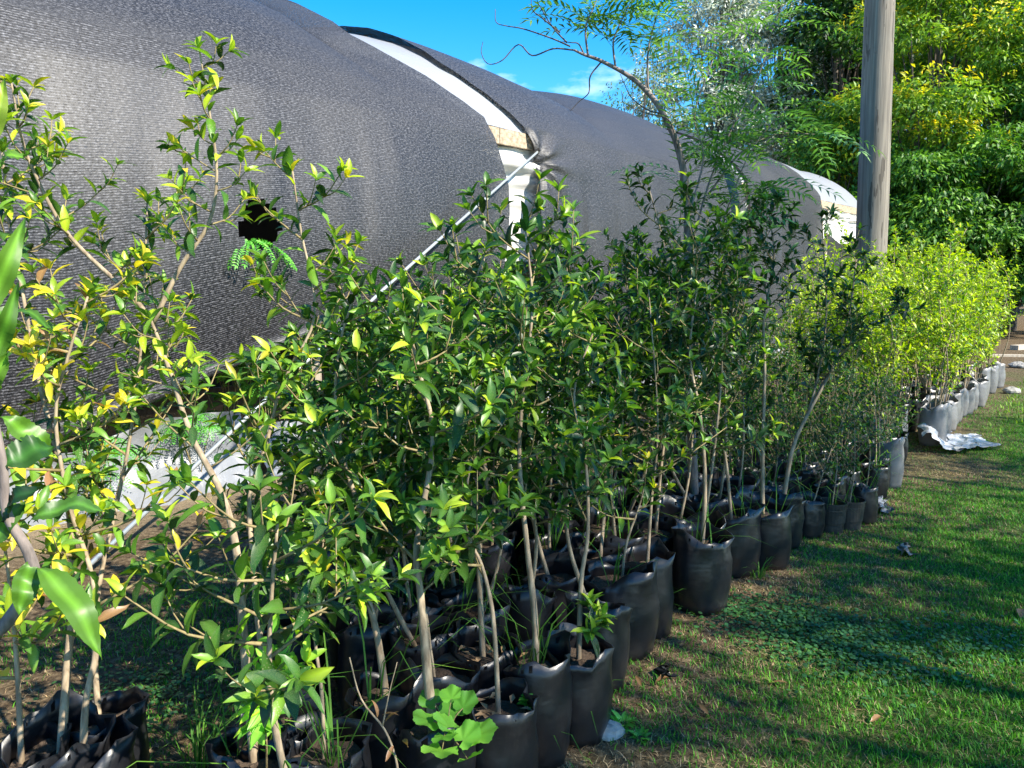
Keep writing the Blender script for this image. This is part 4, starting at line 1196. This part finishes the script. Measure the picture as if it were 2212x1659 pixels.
# clover-like ground cover patch
cx, cy = [], []
for (x, y, rr, nn) in ((1700, 1345, .30, 900), (1800, 1390, .32, 900), (1620, 1330, .18, 300), (1880, 1430, .30, 500), (330, 1500, .30, 500), (2100, 1390, .3, 400)):
    P = gnd(x, y); a = rng.normal(size=(nn, 2)) * rr * .5; cx += list(P[0] + a[:, 0] * 1.2); cy += list(P[1] + a[:, 1])
cx, cy = np.array(cx), np.array(cy); n_ = len(cx); q = rng.uniform(0, 6.28, n_)
V, F, C = leaf_batch(np.stack([cx, cy, ground_z(cx, cy) + rng.uniform(.008, .03, n_)], -1), np.stack([np.cos(q), np.sin(q), rng.normal(size=n_) * .2], -1), np.stack([rng.normal(size=n_) * .25, rng.normal(size=n_) * .25, np.ones(n_)], -1),
                     rng.uniform(.014, .024, n_), np.array([(.035, .12, .03), (.05, .15, .04), (.03, .09, .03)])[rng.integers(0, 3, n_)], leaf_template(.95, .05, -.02, (0, .3, .7, 1), widths=[.8, .85]))
tag(obj('clover', mesh('clover', V, F, M['leaf_far'], cols=C)), 'low round-leaved clover spreading over the bare patch', 'clover', kind='stuff')

# ------------------------------------------------------------------ small things on the ground
def tuft(P, n, h, label, cols=GC, w=.005):
    V, F, C = blades([np.zeros(3)], n, h * .5, h, .05, cols, w, 1.0)
    P = np.array([P[0], P[1], float(ground_z(P[0], P[1]))])
    return tag(obj('grass_tuft', mesh('grass_tuft', V, F, M['blade'], cols=C), None, P), label, 'grass tuft', 'grass tufts among the bags')
for (x, y, n_, h, lab) in [(1250, 1570, 30, .22, 'arching tuft of thin grass against the dusty bag'), (1400, 1350, 26, .2, 'tuft of grass between two tall bags'), (1640, 1250, 22, .12, 'short tuft of grass at the foot of the crumpled bag'),
                           (430, 1659, 30, .25, 'tuft of long grass before the low bags'), (640, 1670, 26, .25, 'tuft of long grass beside the bright weed shoot'), (330, 1390, 16, .12, 'sparse grass tuft on the bare ground behind the bags'), (450, 1330, 16, .12, 'sparse grass tuft in the bare window between stems'),
                           (1180, 1620, 24, .2, 'wiry grass spilling over the bag rim'), (2050, 900, 14, .2, 'grass tuft beside the faded bags')]:
    tuft(gnd(x, y), n_, h, lab)
# low rosette weeds
def rosette(P, n, L, tint, label, stem=0.0, shape=.36, name='weed'):
    P = np.asarray(P, float); lv = Leaves(); root = empty(name, P, label, 'weed')
    for k in range(n):
        q = k * 2.4
        zz = stem * (k / n)
        lv.add(P + np.array([0, 0, zz]), unit(np.array([math.cos(q), math.sin(q), .35 + .5 * (k / n)])), np.array([0, 0, 1.0]) + rv(.15), L * random.uniform(.7, 1.1), tint)
    sx, sy, sz_ = frames(np.array(lv.a), np.array(lv.u))
    tm = leaf_template(shape, .15, .1, (0, .14, .38, .66, .87, 1)); c = np.array(TINT[tint])[None] * (1 + .5 * tm[2][:, None])
    me = mesh('leaf', tm[0], tm[1], M['leaf_far'], cols=c, smooth=True)
    for i in range(n):
        o = bpy.data.objects.new('leaf', me); g = lv.l[i]; q = lv.b[i] - P
        o.matrix_basis = Matrix([[sx[i][r] * g, sy[i][r] * g, sz_[i][r] * g, q[r]] for r in range(3)] + [[0, 0, 0, 1]]); COL.objects.link(o); o.parent = root
    if stem: obj('stem', MB().tube([P - np.array([0, 0, .02]), P + np.array([.005, 0, stem * .5]), P + np.array([0, 0, stem])], .004, .002, 5).mesh('stem', M['twig'], P, True), root)
    return root
TINT['bright'] = (.17, .42, .05); TINT['brightl'] = (.28, .50, .04)
rosette(gnd(1345, 1570), 16, .07, 'bright', 'low bright green weed on the straw beside the bags')
rosette(gnd(1385, 1600), 12, .06, 'bright', 'smaller weed next to the bright green one on straw')
rosette(gnd(1140, 1530, .27), 18, .035, 'bright', 'small round-leaved weed inside a bag', .03, .8)
# upright bright shoot
P = gnd(575, 1700, .27)
hb = gnd(575, 1700, .27)
root = empty('weed_shoot', hb, 'bright green upright shoot with paired smooth leaves among the near bags', 'weed')
lv = Leaves(); st = MB()
for (x1, y1, nl) in ((520, 1370, 6), (585, 1350, 8), (640, 1370, 8), (600, 1440, 6), (560, 1470, 6), (660, 1430, 6)):
    T = smooth_line([hb - np.array([0, 0, .02]), at(575, 1600, hb[1]), at(568, 1530, hb[1]), at((575 + x1) / 2, (1500 + y1) / 2, hb[1] + random.uniform(-.03, .03)), at(x1, y1, hb[1] + random.uniform(-.05, .05))], 3)
    st.tube(T, .0035, .0012, 5); dress(lv, T[4:], .05, .018, .08, ['brightl', 'bright'], ['brightl', 'young'], 5)
for q in range(6): lv.add(at(572, 1560 + 12 * q, hb[1]), unit(rv() + np.array([0, -.4, .6])), np.array([0, -.6, 1.0]), .075, 'bright')
TMW = leaf_template(.38, .12, .12, (0, .14, .38, .66, .87, 1))
LM = {t: mesh('leaf', TMW[0], TMW[1], M['leaf_far'], cols=np.array(TINT[t])[None] * (1 + .4 * TMW[2][:, None]), smooth=True) for t in set(lv.t)}
sx, sy, sz_ = frames(np.array(lv.a), np.array(lv.u))
for i in range(len(lv.b)):
    o = bpy.data.objects.new('leaf', LM[lv.t[i]]); g = lv.l[i]; q = lv.b[i] - hb
    o.matrix_basis = Matrix([[sx[i][r] * g, sy[i][r] * g, sz_[i][r] * g, q[r]] for r in range(3)] + [[0, 0, 0, 1]]); COL.objects.link(o); o.parent = root
obj('stem', st.mesh('stem', M['twig'], hb, True), root)
# lobed weed
lb_ = gnd(965, 1600, .29)
root = empty('lobed_weed', lb_, 'bright weed with round scalloped leaves beside the thick stem', 'weed')
def lobed(rad):
    V = [(0, 0, 0)]; F = []; ns = 40
    for k in range(ns + 1):
        q = -2.75 + 5.5 * k / ns; r = rad * (1 - .13 * abs(math.sin(q * 2.6))) * (1 - .05 * (k % 2))
        V.append((r * math.sin(q), r * math.cos(q) + rad * .45, .10 * rad * math.sin(q * 5) + .15 * rad))
    F = [(0, k, k + 1) for k in range(1, ns + 1)]
    return mesh('leaf', V, F, M['leaf_far'], cols=np.tile([TINT['bright']], (len(V), 1)), smooth=True)
LBM = lobed(.05)
for (x, y, dy, sc, rz) in ((935, 1560, -.02, 1.0, 2.2), (955, 1620, -.10, 1.1, 3.0), (1025, 1590, -.06, 1.0, -1.6), (985, 1545, .02, .9, .3), (1000, 1530, .03, .8, -.6), (1010, 1640, -.08, .8, -2.4), (940, 1520, .05, .8, .8), (975, 1575, -.04, .9, 1.4), (960, 1590, -.07, .8, -2.9), (1000, 1600, -.09, .9, -1.0), (975, 1510, .0, .7, .1)):
    P = at(x, y, lb_[1] + dy); o = obj('leaf', LBM, root, P - lb_); o.scale = (sc,) * 3; o.rotation_euler = (random.uniform(.2, .7), random.uniform(-.3, .3), rz)
    obj('stalk', MB().tube(smooth_line([np.zeros(3), (P - lb_) * .5 + np.array([0, 0, .02]), P - lb_], 3), .002, .0015, 5).mesh('stalk', M['twig'], (0, 0, 0)), root)
# leaning bare twig before the bags
tb = gnd(860, 1690, .25)
root = empty('dry_twig', tb, 'thin dead twig with curled brown leaves leaning over the near bags', 'twig')
tw = MB().tube(smooth_line([tb, at(855, 1640, tb[1]), at(830, 1575, tb[1]), at(780, 1510, tb[1]), at(755, 1420, tb[1] + .02)], 4), .004, .0018, 5)
tw.tube(smooth_line([at(826, 1570, tb[1]), at(840, 1500, tb[1]), at(858, 1430, tb[1])], 4), .0025, .001, 5)
obj('twig', tw.mesh('twig', M['stem'], tb, True), root)
lv = Leaves()
for (x, y) in ((825, 1545), (832, 1560), (815, 1550), (868, 1600), (850, 1610)): lv.add(at(x, y, tb[1]), unit(rv() + np.array([0, -.3, .2])), rv() + np.array([0, 0, 1.]), .04, 'brown')
for i in range(len(lv.b)):
    sx, sy, sz_ = frames(np.array(lv.a[i:i + 1]), np.array(lv.u[i:i + 1])); g = .045; q = lv.b[i] - tb
    o = bpy.data.objects.new('leaf', leaf_mesh(i % 5, 'brown', 'leaf')); o.matrix_basis = Matrix([[sx[0][r] * g, sy[0][r] * g, sz_[0][r] * g, q[r]] for r in range(3)] + [[0, 0, 0, 1]]); COL.objects.link(o); o.parent = root

# crumpled sheet beside the row
c0 = gnd(2060, 960)
def sheet(name, pix, hmap, label, mt, n=26):
    A, B, Cc, Dd = [gnd(*q) for q in pix]
    U, Vv = np.meshgrid(np.linspace(0, 1, n), np.linspace(0, 1, n), indexing='ij')
    P = (A[None, None] * ((1 - U) * (1 - Vv))[..., None] + B * (U * (1 - Vv))[..., None] + Cc * (U * Vv)[..., None] + Dd * ((1 - U) * Vv)[..., None])
    edge = (fbm(U * 9, Vv * 9, 5) - .5) * .10
    P[..., 0] += edge; P[..., 1] += (fbm(U * 8, Vv * 8, 6) - .5) * .12
    P[..., 2] = .012 + hmap(U, Vv) + (fbm(U * 6, Vv * 6, 8)) * .045
    ce = P.reshape(-1, 3).mean(0); ce[2] = 0
    return tag(obj(name, grid_mesh(name, P, mt, origin=ce), None, ce), label, 'plastic sheet')
sheet('plastic_sheet', [(1985, 978), (2075, 982), (2050, 935), (1995, 940)], lambda U, V: .26 * np.exp(-((U - .15) / .35) ** 2) * (.6 + .4 * V), 'crumpled pale plastic sheet slumped against the bags at the lawn edge', M['scrap'])
sheet('plastic_sheet', [(2060, 982), (2155, 975), (2110, 950), (2040, 948)], lambda U, V: .02 + 0 * U, 'flat dirty part of torn plastic sheet lying on the lawn', M['scrap'])
sheet('plastic_scrap', [(1888, 1112), (1920, 1108), (1915, 1085), (1890, 1090)], lambda U, V: .03 * np.sin(U * 6), 'small crumpled bit of clear plastic beside the pots', M['skirt'], 12)
sheet('plastic_scrap', [(1940, 1205), (1968, 1203), (1962, 1188), (1945, 1190)], lambda U, V: .02 * np.sin(U * 5), 'tiny grey plastic scrap on the shaded grass', M['bag_grey'], 8)
sheet('plastic_scrap', [(1425, 1475), (1450, 1470), (1440, 1455), (1420, 1460)], lambda U, V: .01 * np.sin(U * 5), 'small dark plastic scrap on the straw by the bags', M['bag'], 8)
# timber offcuts and stones
for (x, y, L, w, h, rz, lab) in ((2165, 770, .9, .14, .05, -.15, 'pale flat timber offcut lying on the sunny lawn'), (2205, 755, .6, .2, .12, .5, 'thick timber block resting beside the flat offcut')):
    P = gnd(x, y); c_, s_ = math.cos(rz), math.sin(rz)
    o = obj('timber_offcut', MB().box((0, 0, h / 2), (L / 2 * c_, L / 2 * s_, 0), (-w / 2 * s_, w / 2 * c_, 0), (0, 0, h / 2)).mesh('timber_offcut', M['post']), None, (P[0], P[1], -.004)); tag(o, lab, 'timber')
def stone(P, r, label):
    rs = np.random.default_rng(int(P[0] * 1000) % 9999); V = []; F = []; a, b_ = 12, 7
    for j in range(b_ + 1):
        for k in range(a):
            t = math.pi * j / b_; q = 2 * math.pi * k / a; rr = r * (1 + .25 * (vnoise(q * 1.3 + 5, t * 2, 3) - .5)) * rs.uniform(.93, 1.07)
            V.append((rr * math.sin(t) * math.cos(q) * 1.3, rr * math.sin(t) * math.sin(q), rr * math.cos(t) * .6 + r * .35))
    for j in range(b_):
        for k in range(a): F.append((j * a + k, j * a + (k + 1) % a, (j + 1) * a + (k + 1) % a, (j + 1) * a + k))
    tag(obj('stone', mesh('stone', V, F, M['stone']), None, (P[0], P[1], 0)), label, 'stone')
stone(gnd(2185, 850), .10, 'round grey stone on the dry grass'); stone(gnd(2198, 795), .13, 'larger pale stone near the timber offcuts'); stone(gnd(2208, 796), .11, 'pale stone touching the larger one'); stone(gnd(1310, 1590), .05, 'flat brown stone in the straw beside the bright weed')
# fallen leaves one can pick out
for i, (x, y, L, rz) in enumerate([(2200, 1325, .13, 2.8), (1640, 1365, .09, .5), (1700, 1490, .08, 1.2), (1445, 1480, .07, 2.0), (1530, 1560, .07, .3), (2020, 1240, .06, 1), (1900, 1560, .06, 2.2), (1750, 1620, .07, .9), (1340, 1480, .07, 1.7), (1385, 1500, .06, .2), (1280, 1600, .07, 2.6), (1590, 1230, .06, .6)]):
    P = gnd(x, y); o = obj('fallen_leaf', leaf_mesh(i % 5, 'brown', 'leaf'), None, (P[0], P[1], float(ground_z(P[0], P[1])) + .018))
    o.scale = (L, L, L); o.rotation_euler = (random.uniform(-.2, .2), random.uniform(-.3, .3), rz)
    tag(o, 'large tan fallen leaf on the open grass' if i == 0 else 'dry brown fallen leaf on the grass beside the bags', 'leaf', 'fallen leaves')
print('saplings', NSAP[0], 'objects', len(SC.objects))
